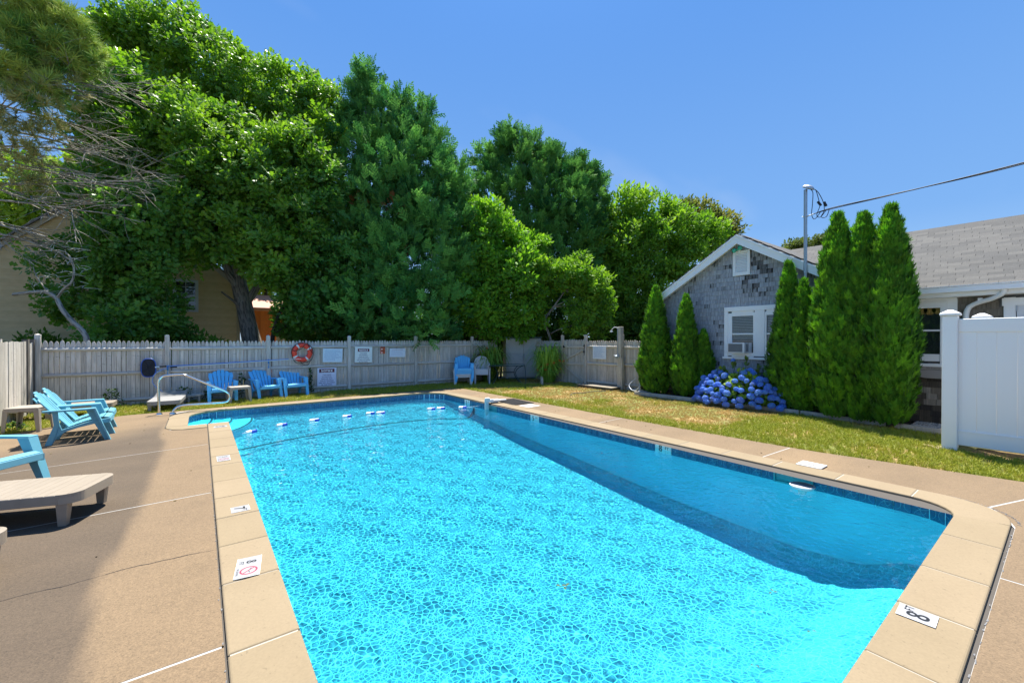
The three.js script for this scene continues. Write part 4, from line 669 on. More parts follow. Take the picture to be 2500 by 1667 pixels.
// ---------------------------------------------------------------- shingled house
const HX = 11.55, SL = .606, APX = [-5.27, 4.40];
const shingM = [[.44, .455, .49], [.41, .43, .465], [.47, .485, .515], [.38, .395, .43], [.43, .44, .465], [.36, .37, .39], [.17, .17, .175]].map((c, i) => M(...c, { map: i > 4 ? T.shingD : T.shing, roughness: .95 }));
const brownM = [[.30, .27, .22], [.22, .19, .15], [.10, .085, .065], [.05, .045, .04], [.36, .33, .28]].map((c) => M(...c, { map: T.shing, roughness: .95 }));
const roofM = [[.10, .098, .095], [.118, .115, .11], [.082, .081, .08], [.108, .105, .101], [.09, .089, .088]].map((c) => M(...c, { map: T.gran, roughness: .95 }));
const shG = {}; const shGeo = (w, h, t) => { const k = [w, h, t].join(); if (!shG[k]) shG[k] = [0, 1, 2].map((i) => buv(hexa([[-w / 2, 0, t + .004], [w / 2, 0, t + .004], [w / 2, 0, .002], [-w / 2, 0, .002]], [[-w / 2, h, .006], [w / 2, h, .006], [w / 2, h, 0], [-w / 2, h, 0]]), 1, i * .37, i * .21)); return shG[k]; };
const house = thing('shingled_house', 'grey cedar-shingled cottage with white trim behind the evergreens', 'house', [0, 0, 0]);
{
  const wallM = M(.12, .125, .13), gz = [-7.6, -2.92];
  const tri = [[gz[0], 0], [gz[0], APX[1] - .1 - (APX[0] - gz[0]) * SL], [APX[0], APX[1] - .1], [gz[1], APX[1] - .1 - (gz[1] - APX[0]) * SL], [gz[1], 0]];
  const gw = ext(tri.map(([z, y]) => [-z, y]), 8); gw.rotateY(Math.PI / 2).translate(HX + .02, 0, 0); part(house, 'gable_wall', buv(gw), wallM);
  part(house, 'wing_wall', bx(6.2, 2.62, 9.0, HX + .03 + 3.1, 1.31, 1.55), wallM);
  // shingle courses: find all, then build the largest in view one by one
  const rs = rng(8), cand = [];
  const course = (z0, z1, y0, y1, topAt, mk) => { const e = .115; for (let y = y0, k = 0; y < y1; y += e, k++) { let z = z0 + (k % 2) * -.06; while (z < z1) { const w = [.10, .125, .15, .18, .205][Math.floor(rs() * 5)], c = z + w / 2; if (c > z0 - .03 && c < z1 && y + .06 < topAt(c)) cand.push({ z: c, y, w, k, mk }); z += w + .005; } } };
  course(-7.58, -2.95, .12, 4.3, (z) => APX[1] - .15 - Math.abs(z - APX[0]) * SL, 0);
  course(-2.9, -.75, .02, 2.5, () => 2.5, 1);
  const hidden = (c) => (c.mk === 0 && ((c.z > -5.66 && c.z < -3.93 && c.y > 1.1 && c.y < 2.45) || (c.z > -5.46 && c.z < -5.06 && c.y > 3.4 && c.y < 3.93))) || (c.mk === 1 && ((c.z < -1.38 && c.y > 1.1) || (c.z < -1.28 && c.z > -1.5 && c.y > 1.1)));
  const seen = (c) => (c.mk === 0 ? c.z < -3.95 && (c.y > 1.5 + (c.z + 6.3) * -.5 || c.z > -6.1) && c.y > .55 : (c.z > -1.92 && c.y < 1.1) || (c.z > -1.3 && c.y > 2.0));
  const rest = [[], [], [], [], [], [], [], [], [], [], [], []]; let built = 0;
  const vis = cand.filter((c) => !hidden(c)); vis.forEach((c) => { c.s = seen(c) ? c.w / Math.hypot(HX, c.z, c.y - 1.65) : 0; }); vis.sort((a, b) => b.s - a.s);
  vis.forEach((c) => {
    let m;
    if (c.mk === 0) { const st = wn(c.z * 2.1, c.y * .9, 33) + .28 * Math.exp(-((c.z + 4.75) ** 2) / .5 - ((c.y - 3.0) ** 2) / .7) + .2 * sstep(1.3, .5, c.y), q = rs(); m = st > .92 && q < .55 ? 6 : st > .74 && q < .6 ? 5 : q < .07 ? 5 : Math.floor(rs() * 5); }
    else { m = 7 + (c.y > 1.5 ? 1 : Math.floor(rs() * 5)); if (c.y < .35) m = 9 + Math.floor(rs() * 2); }
    const mat = m < 7 ? shingM[m] : brownM[m - 7], g = shGeo(c.w, .155, .021)[Math.floor(rs() * 3)], y = c.y + (rs() - .5) * .012;
    if (built < 296 && c.s > 0) { built++; const o = new THREE.Mesh(g, mat); o.name = 'shingle'; o.position.set(HX + .012, y, c.z); o.rotation.y = -Math.PI / 2; o.castShadow = o.receiveShadow = true; house.add(o); }
    else rest[m].push(g.clone().rotateY(-Math.PI / 2).translate(HX + .012, y, c.z));
  });
  rest.forEach((r, m) => { if (r.length) stuff(part(house, 'shingle_course', r, m < 7 ? shingM[m] : brownM[m - 7])); });
  // roofs: deck slabs and shingle tabs
  const roof = part(house, 'wing_roof', bx(.01, .01, .01), M(.11, .11, .11));
  const slope = (a, b, z0, z1, t) => { const g = ext([[a[0], a[1]], [b[0], b[1]], [b[0], b[1] - t], [a[0], a[1] - t]], z1 - z0); return buv(g.translate(0, 0, z0)); };
  roof.geometry = flat([slope([11.27, 2.62], [14.6, 4.36], -2.78, 6, .12), slope([12.6, 2.62 + 1.33 * .5225], [14.6, 4.36], -5.27, -2.775, .12), slope([14.6, 4.36], [18, 2.6], -5.27, 6, .12)]);
  const groof = part(house, 'gable_roof', bx(.01, .01, .01), M(.1, .1, .1));
  const gs = [[-7.84, APX[1] - (APX[0] + 7.84) * SL + .02], [-2.70, APX[1] - (-2.70 - APX[0]) * SL + .02]];
  groof.geometry = flat(gs.map(([z, y]) => { const g = ext([[-APX[0], APX[1] + .02], [-z, y], [-z, y - .11], [-APX[0], APX[1] - .09]], 8.6); return buv(g.rotateY(Math.PI / 2).translate(11.32, 0, 0)); }));
  const tabs = []; const L = Math.hypot(3.33, 1.74), ang = Math.atan2(1.74, 3.33), ex = .138, nR = Math.floor(L / ex) + 1;
  for (let k = 0; k < nR; k++) for (let i = 0; i < 34; i++) { const z = -5.2 + i * .305 + (k % 2) * .15 + (k % 3) * .03; const d = k * ex; const x = 11.25 + d * Math.cos(ang), y = 2.60 + d * Math.sin(ang); if (y < APX[1] - Math.abs(z - APX[0]) * SL - .12) continue; tabs.push({ x, y, z, s: z > -2.75 && z < .4 && !(k < 8 && z < -2.2) ? 1 / Math.hypot(x, z) : 0 }); }
  tabs.sort((a, b) => b.s - a.s); const tabRest = [[], [], [], [], []]; let nt = 0;
  const tabG = [0, 1, 2].map((i) => { const g = bx(.30, .009, .17); g.translate(0, .008, 0); g.rotateX(.03); return buv(g, 1, i * .3, i * .7); });
  const tq = new THREE.Quaternion().setFromEuler(new THREE.Euler(0, -Math.PI / 2, 0)), tilt = new THREE.Quaternion().setFromAxisAngle(V(0, 0, 1), ang);
  const tr = rng(17);
  tabs.forEach((c) => { const m = Math.floor(tr() * 5), g = tabG[Math.floor(tr() * 3)], q = tilt.clone().multiply(tq), px = c.x + .07 * Math.cos(ang), py = c.y + .07 * Math.sin(ang) + .022;
    if (nt < 298 && c.s > 0) { nt++; const o = new THREE.Mesh(g, roofM[m]); o.name = 'roof_shingle'; o.position.set(px, py, c.z); o.quaternion.copy(q); o.castShadow = o.receiveShadow = true; roof.add(o); }
    else { tabRest[m].push(g.clone().applyQuaternion(q).translate(px, py, c.z)); } });
  tabRest.forEach((r, m) => { if (r.length) stuff(part(roof, 'roof_shingles', r, roofM[m])); });
  part(roof, 'ridge_cap', [slope([14.44, 4.305], [14.6, 4.388], -5.2, 6, .012), slope([14.6, 4.388], [14.76, 4.305], -5.2, 6, .012)], roofM[2]);
  // gable roof tabs (seen edge on)
  const gt = [[], [], []]; for (const s of [-1, 1]) { const a = Math.atan(SL), Lg = 2.62 / Math.cos(a); for (let k = 0; k < Math.floor(Lg / ex); k++) for (let i = 0; i < 24; i++) { const d = (k + .4) * ex, g = tabG[i % 3].clone(); g.rotateX(s * a); g.translate(11.42 + i * .305 + (k % 2) * .15, APX[1] + .035 - (2.62 - d * Math.cos(a)) * SL, APX[0] + s * (2.62 - d * Math.cos(a))); gt[(i + k) % 3].push(g); } }
  gt.forEach((r, m) => stuff(part(groof, 'roof_shingles', r, roofM[m])));
  // rake boards, soffit returns, gutter, frieze
  const rake = (z, y) => { const g = ext([[-APX[0], APX[1] - .02], [-z, y - .02], [-z, y - .21], [-APX[0], APX[1] - .235]], .03, .004); return buv(g.rotateY(Math.PI / 2).translate(11.285, 0, 0)); };
  const rake2 = (z, y) => { const g = ext([[-APX[0], APX[1] + .005], [-z, y + .005], [-z, y - .05], [-APX[0], APX[1] - .05]], .02, .003); return buv(g.rotateY(Math.PI / 2).translate(11.262, 0, 0)); };
  gs.forEach(([z, y]) => { part(house, 'rake_board', rake(z, y - .02), mats.white); part(house, 'rake_moulding', rake2(z, y - .02), mats.white); });
  part(house, 'gable_soffit', gs.map(([z, y]) => { const g = ext([[-APX[0], APX[1] - .12], [-z, y - .13], [-z, y - .15], [-APX[0], APX[1] - .14]], .27); return buv(g.rotateY(Math.PI / 2).translate(11.31, 0, 0)); }), mats.white);
  part(house, 'corner_board', [rbx(.03, 2.8, .1, HX - .005, 1.42, -7.56, .004)], M(.36, .38, .41, { map: T.wood }));
  part(house, 'eave_return', [rbx(.3, .12, .24, 11.42, 2.78, -7.72, .01)], mats.white);
  part(house, 'gutter', [rbx(.12, .11, 9, 11.2, 2.575, 1.85, .02), bx(.15, .015, 9, 11.2, 2.635, 1.85)], mats.white);
  part(house, 'fascia', [bx(.03, .16, 9, 11.275, 2.53, 1.85)], mats.white); part(house, 'soffit', [bx(.28, .02, 9, 11.42, 2.46, 1.85)], mats.white);
  part(house, 'frieze_board', [rbx(.03, .15, 1.62, HX - .02, 2.40, -2.12, .004)], mats.white);
  part(house, 'pilaster', [rbx(.035, 1.30, .13, HX - .022, 1.78, -1.365, .006)], mats.white);
  // windows
  const wind = (name, z0, z1, y0, y1, sashes, blinds) => {
    const w = part(house, name, [rbx(.05, y1 - y0, .10, HX - .02, (y0 + y1) / 2, z0 + .05, .006), rbx(.05, y1 - y0, .10, HX - .02, (y0 + y1) / 2, z1 - .05, .006), rbx(.055, .12, z1 - z0, HX - .023, y1 - .06, (z0 + z1) / 2, .006), rbx(.09, .06, z1 - z0 + .06, HX - .04, y0 + .02, (z0 + z1) / 2, .008)], mats.white);
    for (const [a, b, lo, hi, mid] of sashes) {
      part(w, 'sash', [rbx(.035, hi - lo + .16, .11, HX - .012, (lo + hi) / 2, a - .05, .004), rbx(.035, hi - lo + .16, .11, HX - .012, (lo + hi) / 2, b + .05, .004), rbx(.034, .16, b - a + .01, HX - .0115, hi + .075, (a + b) / 2, .004), rbx(.034, .14, b - a + .01, HX - .0115, lo - .065, (a + b) / 2, .004), rbx(.04, .035, b - a, HX - .014, mid, (a + b) / 2, .004)], mats.white);
      part(w, 'pane', [bx(.004, hi - lo, b - a, HX - .001, (lo + hi) / 2, (a + b) / 2)], mats.glass);
      part(w, 'dark_recess', [bx(.01, hi - lo + .02, b - a + .02, HX + .012, (lo + hi) / 2, (a + b) / 2)], M(.012, .013, .014));
      if (blinds) for (let y = lo + .02; y < hi; y += .042) part(w, 'blind_slat', bx(.002, .015, b - a - .01, HX + .0045, y, (a + b) / 2).translate(0, 0, 0), M(.24, .25, .26));
      else part(w, 'valance', [0, 1, 2, 3].map((i) => new THREE.CylinderGeometry(.09, .09, .003, 16).rotateZ(Math.PI / 2).translate(HX + .004, hi - .05 + .006 * (i % 2), a + (b - a) * (i + .5) / 4)), M(.42, .22, .05));
    }
    return w;
  };
  wind('window', -5.70, -3.90, 1.14, 2.53, [[-5.50, -4.95, 1.30, 2.28, 1.80], [-4.64, -4.09, 1.30, 2.28, 1.80]], true);
  part(house, 'window_mullion', [rbx(.05, 1.2, .24, HX - .02, 1.82, -4.795, .006)], mats.white);
  wind('window', -2.66, -1.43, 1.13, 2.39, [[-2.5, -2.06, 1.36, 2.28, 1.83], [-1.98, -1.50, 1.36, 2.28, 1.83]], false);
  // louvred vent under the ridge
  const v = part(house, 'louvre_vent', [rbx(.04, .62, .07, HX - .02, 3.69, -5.44, .005), rbx(.04, .62, .07, HX - .02, 3.69, -5.07, .005), rbx(.04, .07, .44, HX - .021, 3.98, -5.255, .005), rbx(.04, .09, .44, HX - .021, 3.40, -5.255, .005), bx(.01, .5, .3, HX - .004, 3.69, -5.255)], mats.white);
  for (let i = 0; i < 11; i++) part(v, 'louvre', bx(.004, .038, .30, 0, 0, 0).rotateZ(-.6).translate(HX - .022, 3.475 + i * .042, -5.255), mats.white);
  // door at the right end and its casing
  const d = part(house, 'door', [rbx(.05, 2.2, .14, HX - .025, 1.3, -.66, .006), rbx(.05, .14, 1.3, HX - .026, 2.32, -.1, .006)], mats.white);
  part(d, 'storm_door', [rbx(.03, 2.1, .12, HX - .02, 1.2, -.52, .005), bx(.03, .14, .9, HX - .021, 2.16, -.05)], M(.60, .62, .65)); part(d, 'pane', [bx(.01, 1.2, .7, HX - .012, 1.5, -.1)], MP(.12, .14, .16, { roughness: .05, clearcoat: 1 })); part(d, 'hinge', [rbx(.015, .1, .015, HX - .055, 2.2, -.58, .004)], mats.galv);
  // downspout
  part(house, 'downspout', [tube([[11.2, 2.55, -.70], [11.24, 2.46, -.72], [11.33, 2.38, -.86], [11.42, 2.33, -1.02], [11.47, 2.26, -1.14], [11.49, 2.14, -1.18], [11.49, 1.9, -1.185], [11.49, .1, -1.185]], .042, 40, 8, .4), rbx(.05, .10, .06, 11.40, 2.36, -1.0, .008)], mats.white);
}
{
  const a = thing('air_conditioner', 'white window air conditioner in the left sash of the gable window', 'air conditioner', [11.40, 1.435, -5.25]);
  part(a, 'cabinet', [rbx(.30, .27, .44, 0, 0, -.02, .012)], M(.66, .67, .68)); part(a, 'rear_grille', [rbx(.01, .215, .36, -.152, 0, -.03, .004)], M(.14, .15, .16)); for (let i = 0; i < 6; i++) part(a, 'side_louvre', bx(.012, .2, .002, -.06 + i * .022, 0, .2015), M(.2, .2, .22)); part(a, 'filler_panel', [bx(.01, .27, .06, .12, 0, .23)], M(.5, .52, .54));
  const f = thing('flood_light', 'pair of green round flood lamps under the gable peak', 'flood light', [11.42, 4.03, -5.30]);
  part(f, 'base', [rod([.12, 0, 0], [.02, 0, 0], .035)], mats.white); for (const s of [-1, 1]) part(f, 'lamp_head', [new THREE.SphereGeometry(.062, 14, 10).scale(.7, 1, 1).translate(-.04, s * .025 + .01, s * .075), rod([0, 0, 0], [-.02, s * .02, s * .06], .02)], MP(.02, .36, .22, { roughness: .2, clearcoat: .6 }));
  const p = thing('wall_plaque', 'grey oval-cornered plaque on the shingles below the right window', 'plaque', [11.49, 1.015, -1.62], -Math.PI / 2);
  const pl = []; for (let i = 0; i < 28; i++) { const t = i / 28 * 6.283; pl.push([.21 * Math.sign(Math.cos(t)) * Math.pow(Math.abs(Math.cos(t)), .5), .125 * Math.sign(Math.sin(t)) * Math.pow(Math.abs(Math.sin(t)), .55)]); }
  part(p, 'board', ext(pl, .03, .008, 2).translate(0, 0, -.02), M(.30, .28, .27, { roughness: .6 })); part(p, 'groove', tube([[-.2, .035, .018], [0, .05, .018], [.2, .035, .018]], .004, 14, 5), M(.05, .05, .05));
  part(p, 'lettering', new THREE.PlaneGeometry(.3, .07).translate(0, .083, .0195), M(1, 1, 1, { map: canvas(320, 76, (c) => { c.fillStyle = '#948f8a'; c.fillRect(0, 0, 320, 76); lines(c, 320, ['50 Plains'], 52, 160, 40, 0, '#5b5753'); }) }));
  // service mast and cable
  const m = thing('service_mast', 'grey metal service mast rising above the gable eave', 'mast', [11.25, 0, -3.70]);
  part(m, 'pole', rod([0, .9, 0], [0, 5.12, 0], .036, .036, 14), mats.galv);
  part(m, 'weatherhead', [new THREE.SphereGeometry(.085, 16, 10, 0, 6.283, 0, 1.7).scale(1.1, .85, 1.5).rotateX(.5).translate(0, 5.14, .05)], mats.galv);
  part(m, 'clamp', [new THREE.CylinderGeometry(.047, .047, .03, 14).translate(0, 4.50, 0), rod([-.02, 4.50, -.06], [-.02, 4.5, .07], .008), new THREE.CylinderGeometry(.045, .045, .04, 14).translate(0, 3.22, 0)], mats.galv);
  const w = (pts) => tube(pts, .008, 26, 5);
  part(m, 'drip_loop', w([[0, 5.1, .1], [-.02, 5.0, .15], [-.02, 4.72, .14], [0, 4.52, .12], [0, 4.40, .17], [0, 4.47, .25], [0, 4.56, .30]]), mats.black); part(m, 'drip_loop', w([[0, 5.1, .13], [0, 5.05, .2], [0, 4.8, .26], [0, 4.68, .28], [0, 4.48, .22], [.0, 4.42, .29], [0, 4.55, .4]]), mats.black); part(m, 'drip_loop', w([[0, 5.12, .13], [0, 5.0, .24], [0, 4.75, .34], [0, 4.55, .36], [0, 4.42, .3], [0, 4.40, .4], [0, 4.56, .46]]), mats.black);
  part(m, 'splice', [rod([0, 4.78, .24], [0, 4.68, .3], .026), rod([0, 4.74, .36], [0, 4.64, .4], .026)], mats.black);
  part(m, 'insulator', [rod([0, 4.5, .05], [0, 4.52, .16], .014)], mats.white);
  lone('service_cable', 'black overhead service cable running from the mast to the right', 'cable', [tube([[11.25, 4.52, -3.55], [11.0, 4.49, -3.1], [10.4, 4.36, -2.05], [9.48, 4.19, -.41], [8.4, 4.08, 1.5], [6, 4.2, 5.8]], .0095, 60, 6), tube([[11.25, 4.52, -3.54], [11.0, 4.51, -3.12], [10.4, 4.37, -2.04], [9.48, 4.17, -.42], [8.4, 4.09, 1.5], [6, 4.22, 5.8]], .008, 60, 6)], mats.black);
}
// ---------------------------------------------------------------- white vinyl privacy fence
{
  const f = thing('vinyl_fence', 'white vinyl privacy fence panel with capped post at the right edge', 'fence', [9.12, 0, -1.1], -Math.PI / 2);
  // local x runs towards the camera's right
  part(f, 'fence_post', [rbx(.165, 2.02, .165, 0, 1.0, 0, .012)], mats.vinyl);
  const cap = (x, y, z, s) => [rbx(.215 * s, .035, .215 * s, x, y, z, .008), buv(new THREE.CylinderGeometry(.04 * s, .148 * s, .05, 4).rotateY(Math.PI / 4).translate(x, y + .042, z))];
  part(f, 'post_cap', cap(0, 2.03, 0, 1), mats.vinyl);
  part(f, 'rail', rbx(3.6, .20, .055, 1.88, 1.86, -.02, .012), mats.vinyl); part(f, 'rail', [rbx(3.6, .20, .055, 1.88, .17, -.02, .012), rbx(3.6, .03, .065, 1.88, .28, -.02, .006)], mats.vinyl);
  for (let i = 0; i < 18; i++) part(f, 'board', [rbx(.186, 1.52, .028, .175 + i * .19, 1.03, -.02, .004)], mats.vinyl);
  const f2 = thing('vinyl_fence', 'second white vinyl fence section behind the first, only its post cap showing', 'fence', [9.95, 0, -.85], -Math.PI / 2);
  part(f2, 'fence_post', [rbx(.165, 1.99, .165, 0, .99, 0, .012)], mats.vinyl); part(f2, 'post_cap', cap(0, 2.0, 0, 1), mats.vinyl); part(f2, 'board', [rbx(2.4, 1.7, .03, 1.28, .95, -.02, .004)], mats.vinyl);
  const fl = lone('paving_slab', 'pale stone slab set in the grass at the foot of the white post', 'paving slab', [buv(slabG([[8.98, -1.2], [9.2, -1.42], [9.3, -1.2], [9.1, -1.05]], -.005, .04, .006))], mats.cope[0]);
}

// ---------------------------------------------------------------- planting bed and evergreens at the house
{
  const b = struct('planting_bed', 'dark mulched bed along the house wall');
  part(b, 'mulch', fix(sheetG([[10.66, -1.3], [11.56, -1.3], [11.56, -7.95], [10.66, -7.95]], -.012)), M(.045, .034, .026, { map: scaled(T.dirt, 1.2, 1.2), roughness: 1, bumpMap: scaled(T.dirt, 2, 2), bumpScale: .04 }));
  for (const [z0, z1, x0, x1] of [[-7.95, -6.0, 10.60, 10.66], [-5.98, -3.62, 10.66, 10.70], [-3.6, -1.35, 10.70, 10.42]]) { const g = buv(rbx(.09, .10, z1 - z0, 0, .03, 0, .01), 1, z0, 0); g.rotateY(Math.atan2(x1 - x0, z1 - z0)); g.translate((x0 + x1) / 2, 0, (z0 + z1) / 2); part(b, 'edging_timber', g, mats.warmWood[2]); }
  const gm = [], gc = [], rg = rng(91); for (let i = 0; i < 2600; i++) { const x = 10.5 + rg() * 1.05, z = -1.85 + rg() * .75; gm.push(mtx(V(x, -.005 + rg() * .012, z), qEuler(rg() * 6, rg() * 6, rg() * 6), .7 + rg() * .8)); const k = .2 + rg() * .3; gc.push(rgb(k, k * .97, k * .92)); }
  inst(b, 'gravel', new THREE.DodecahedronGeometry(.014), M(1, 1, 1, { roughness: .9 }), gm, gc);
  const mm = [], mc = []; for (let i = 0; i < 5000; i++) { const x = 10.68 + rg() * .86, z = -7.9 + rg() * 5.9; mm.push(mtx(V(x, .0 + rg() * .02, z), qEuler((rg() - .5) * 1.2, rg() * 6, (rg() - .5) * 1.2), .6 + rg())); const k = .02 + rg() * .05; mc.push(rgb(k * 1.3, k, k * .8)); }
  inst(b, 'bark_chips', new THREE.BoxGeometry(.05, .008, .016), M(1, 1, 1, { roughness: 1 }), mm, mc);
}
// flat scale-leaf fan, tip up, in the xy plane
function fanGeo(seed, n = 9) {
  const r = rng(seed), P = [];
  const tri = (ax, ay, az, bx_, by, bz, w) => { const dx = bx_ - ax, dy = by - ay, l = Math.hypot(dx, dy) || 1, px = -dy / l * w, py = dx / l * w; P.push(ax - px, ay - py, az, ax + px, ay + py, az, bx_, by, bz); };
  tri(0, 0, 0, (r() - .5) * .2, 1, .12, .07);
  for (let i = 0; i < n; i++) { const t = .08 + .75 * i / n, s = i % 2 ? 1 : -1, L = (.55 - .32 * t) * (.8 + r() * .4), a = .75 + r() * .35; const x0 = (r() - .5) * .05, y0 = t; const x1 = x0 + s * L * Math.sin(a), y1 = y0 + L * Math.cos(a), z1 = (r() - .5) * .35; tri(x0, y0, 0, x1, y1, z1, .075); tri(x0 + (x1 - x0) * .45, y0 + (y1 - y0) * .45, z1 * .4, x0 + (x1 - x0) * .5 + s * .02, y1 + .16, z1 + .06, .055); }
  const g = new THREE.BufferGeometry(); g.setAttribute('position', new THREE.BufferAttribute(new Float32Array(P), 3)); g.computeVertexNormals(); return g;
}
const arborFans = [fanGeo(1), fanGeo(2), fanGeo(3, 7)], arborMat = leafMat(1, 1, 1, { transmission: .5 });
function arborvitae(name, label, x, z, h, r, prof, dens, seed) {
  const o = thing(name, label, 'evergreen', [x, 0, z], 0, null), rg = rng(seed);
  part(o, 'trunk', rod([0, -.05, 0], [0, h * .5, 0], .06, .03, 8), M(.10, .075, .055, { map: T.bark, roughness: 1 }));
  const R = (t) => { let k = 0; while (k < prof.length - 2 && t > prof[k + 1][0]) k++; const q = clamp((t - prof[k][0]) / (prof[k + 1][0] - prof[k][0]), 0, 1); return r * (prof[k][1] + (prof[k + 1][1] - prof[k][1]) * (q * q * (3 - 2 * q) * .5 + q * .5)); };
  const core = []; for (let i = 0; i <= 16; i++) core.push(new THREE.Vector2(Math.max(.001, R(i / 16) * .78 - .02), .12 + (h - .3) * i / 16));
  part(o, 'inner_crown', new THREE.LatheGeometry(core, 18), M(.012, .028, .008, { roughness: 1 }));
  const sets = [[], [], []], cols = [[], [], []], N = Math.round(dens * .62 * h * r * 2 * 3.14);
  for (let i = 0; i < N; i++) {
    const t = Math.pow(rg(), .95), a = rg() * 6.283, lump = .80 + .40 * wn(a * 2.6 + seed, t * h * 4.2, seed), fr = rg();
    let q = R(t) * lump * (fr < .75 ? .9 + .14 * rg() : .7 + .25 * rg()); q += .02 * rg();
    const y = .08 + t * (h - .12);
    const out = .28 + .35 * rg() + (t > .93 ? -.2 : 0), yaw = a + (rg() - .5) * 1.4;
    // fan tip points up and slightly outwards
    const dir = V(Math.cos(a) * out, 1, Math.sin(a) * out).normalize(), side = V(-Math.sin(yaw), 0, Math.cos(yaw)); const nz = new THREE.Vector3().crossVectors(side, dir).normalize(); side.crossVectors(dir, nz);
    const m = new THREE.Matrix4().makeBasis(side, dir, nz), s = (.115 + .08 * rg()) * (h > 3.6 ? 1.15 : 1); m.scale(V(s, s * 1.15, s)); m.setPosition(Math.cos(a) * q, y - .04, Math.sin(a) * q);
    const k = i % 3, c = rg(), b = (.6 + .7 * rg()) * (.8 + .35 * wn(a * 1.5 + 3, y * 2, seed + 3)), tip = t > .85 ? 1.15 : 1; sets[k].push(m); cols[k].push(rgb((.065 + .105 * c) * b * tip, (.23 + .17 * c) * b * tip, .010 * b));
  }
  sets.forEach((s, k) => inst(o, 'crown', arborFans[k], arborMat, s, cols[k]));
  // a leader poking out at the top
  return o;
}
const cone = [[0, .62], [.08, .85], [.22, 1], [.5, .74], [.75, .42], [.92, .17], [1, .02]], column = [[0, .60], [.06, .8], [.2, .98], [.42, 1], [.62, .82], [.78, .56], [.92, .26], [1, .03]];
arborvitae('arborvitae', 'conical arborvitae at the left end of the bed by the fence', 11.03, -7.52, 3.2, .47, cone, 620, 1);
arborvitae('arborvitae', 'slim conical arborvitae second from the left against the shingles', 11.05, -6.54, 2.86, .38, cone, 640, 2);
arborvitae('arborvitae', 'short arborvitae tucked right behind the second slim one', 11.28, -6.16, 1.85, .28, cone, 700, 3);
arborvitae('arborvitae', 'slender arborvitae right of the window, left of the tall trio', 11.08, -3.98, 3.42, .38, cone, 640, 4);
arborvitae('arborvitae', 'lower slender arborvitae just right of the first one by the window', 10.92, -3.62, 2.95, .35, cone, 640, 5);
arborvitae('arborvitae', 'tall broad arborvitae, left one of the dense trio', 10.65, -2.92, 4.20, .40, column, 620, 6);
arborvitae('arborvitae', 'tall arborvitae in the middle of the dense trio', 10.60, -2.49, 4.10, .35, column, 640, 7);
arborvitae('arborvitae', 'tallest arborvitae, right one of the trio beside the window', 10.45, -2.05, 4.10, .335, column, 640, 8);
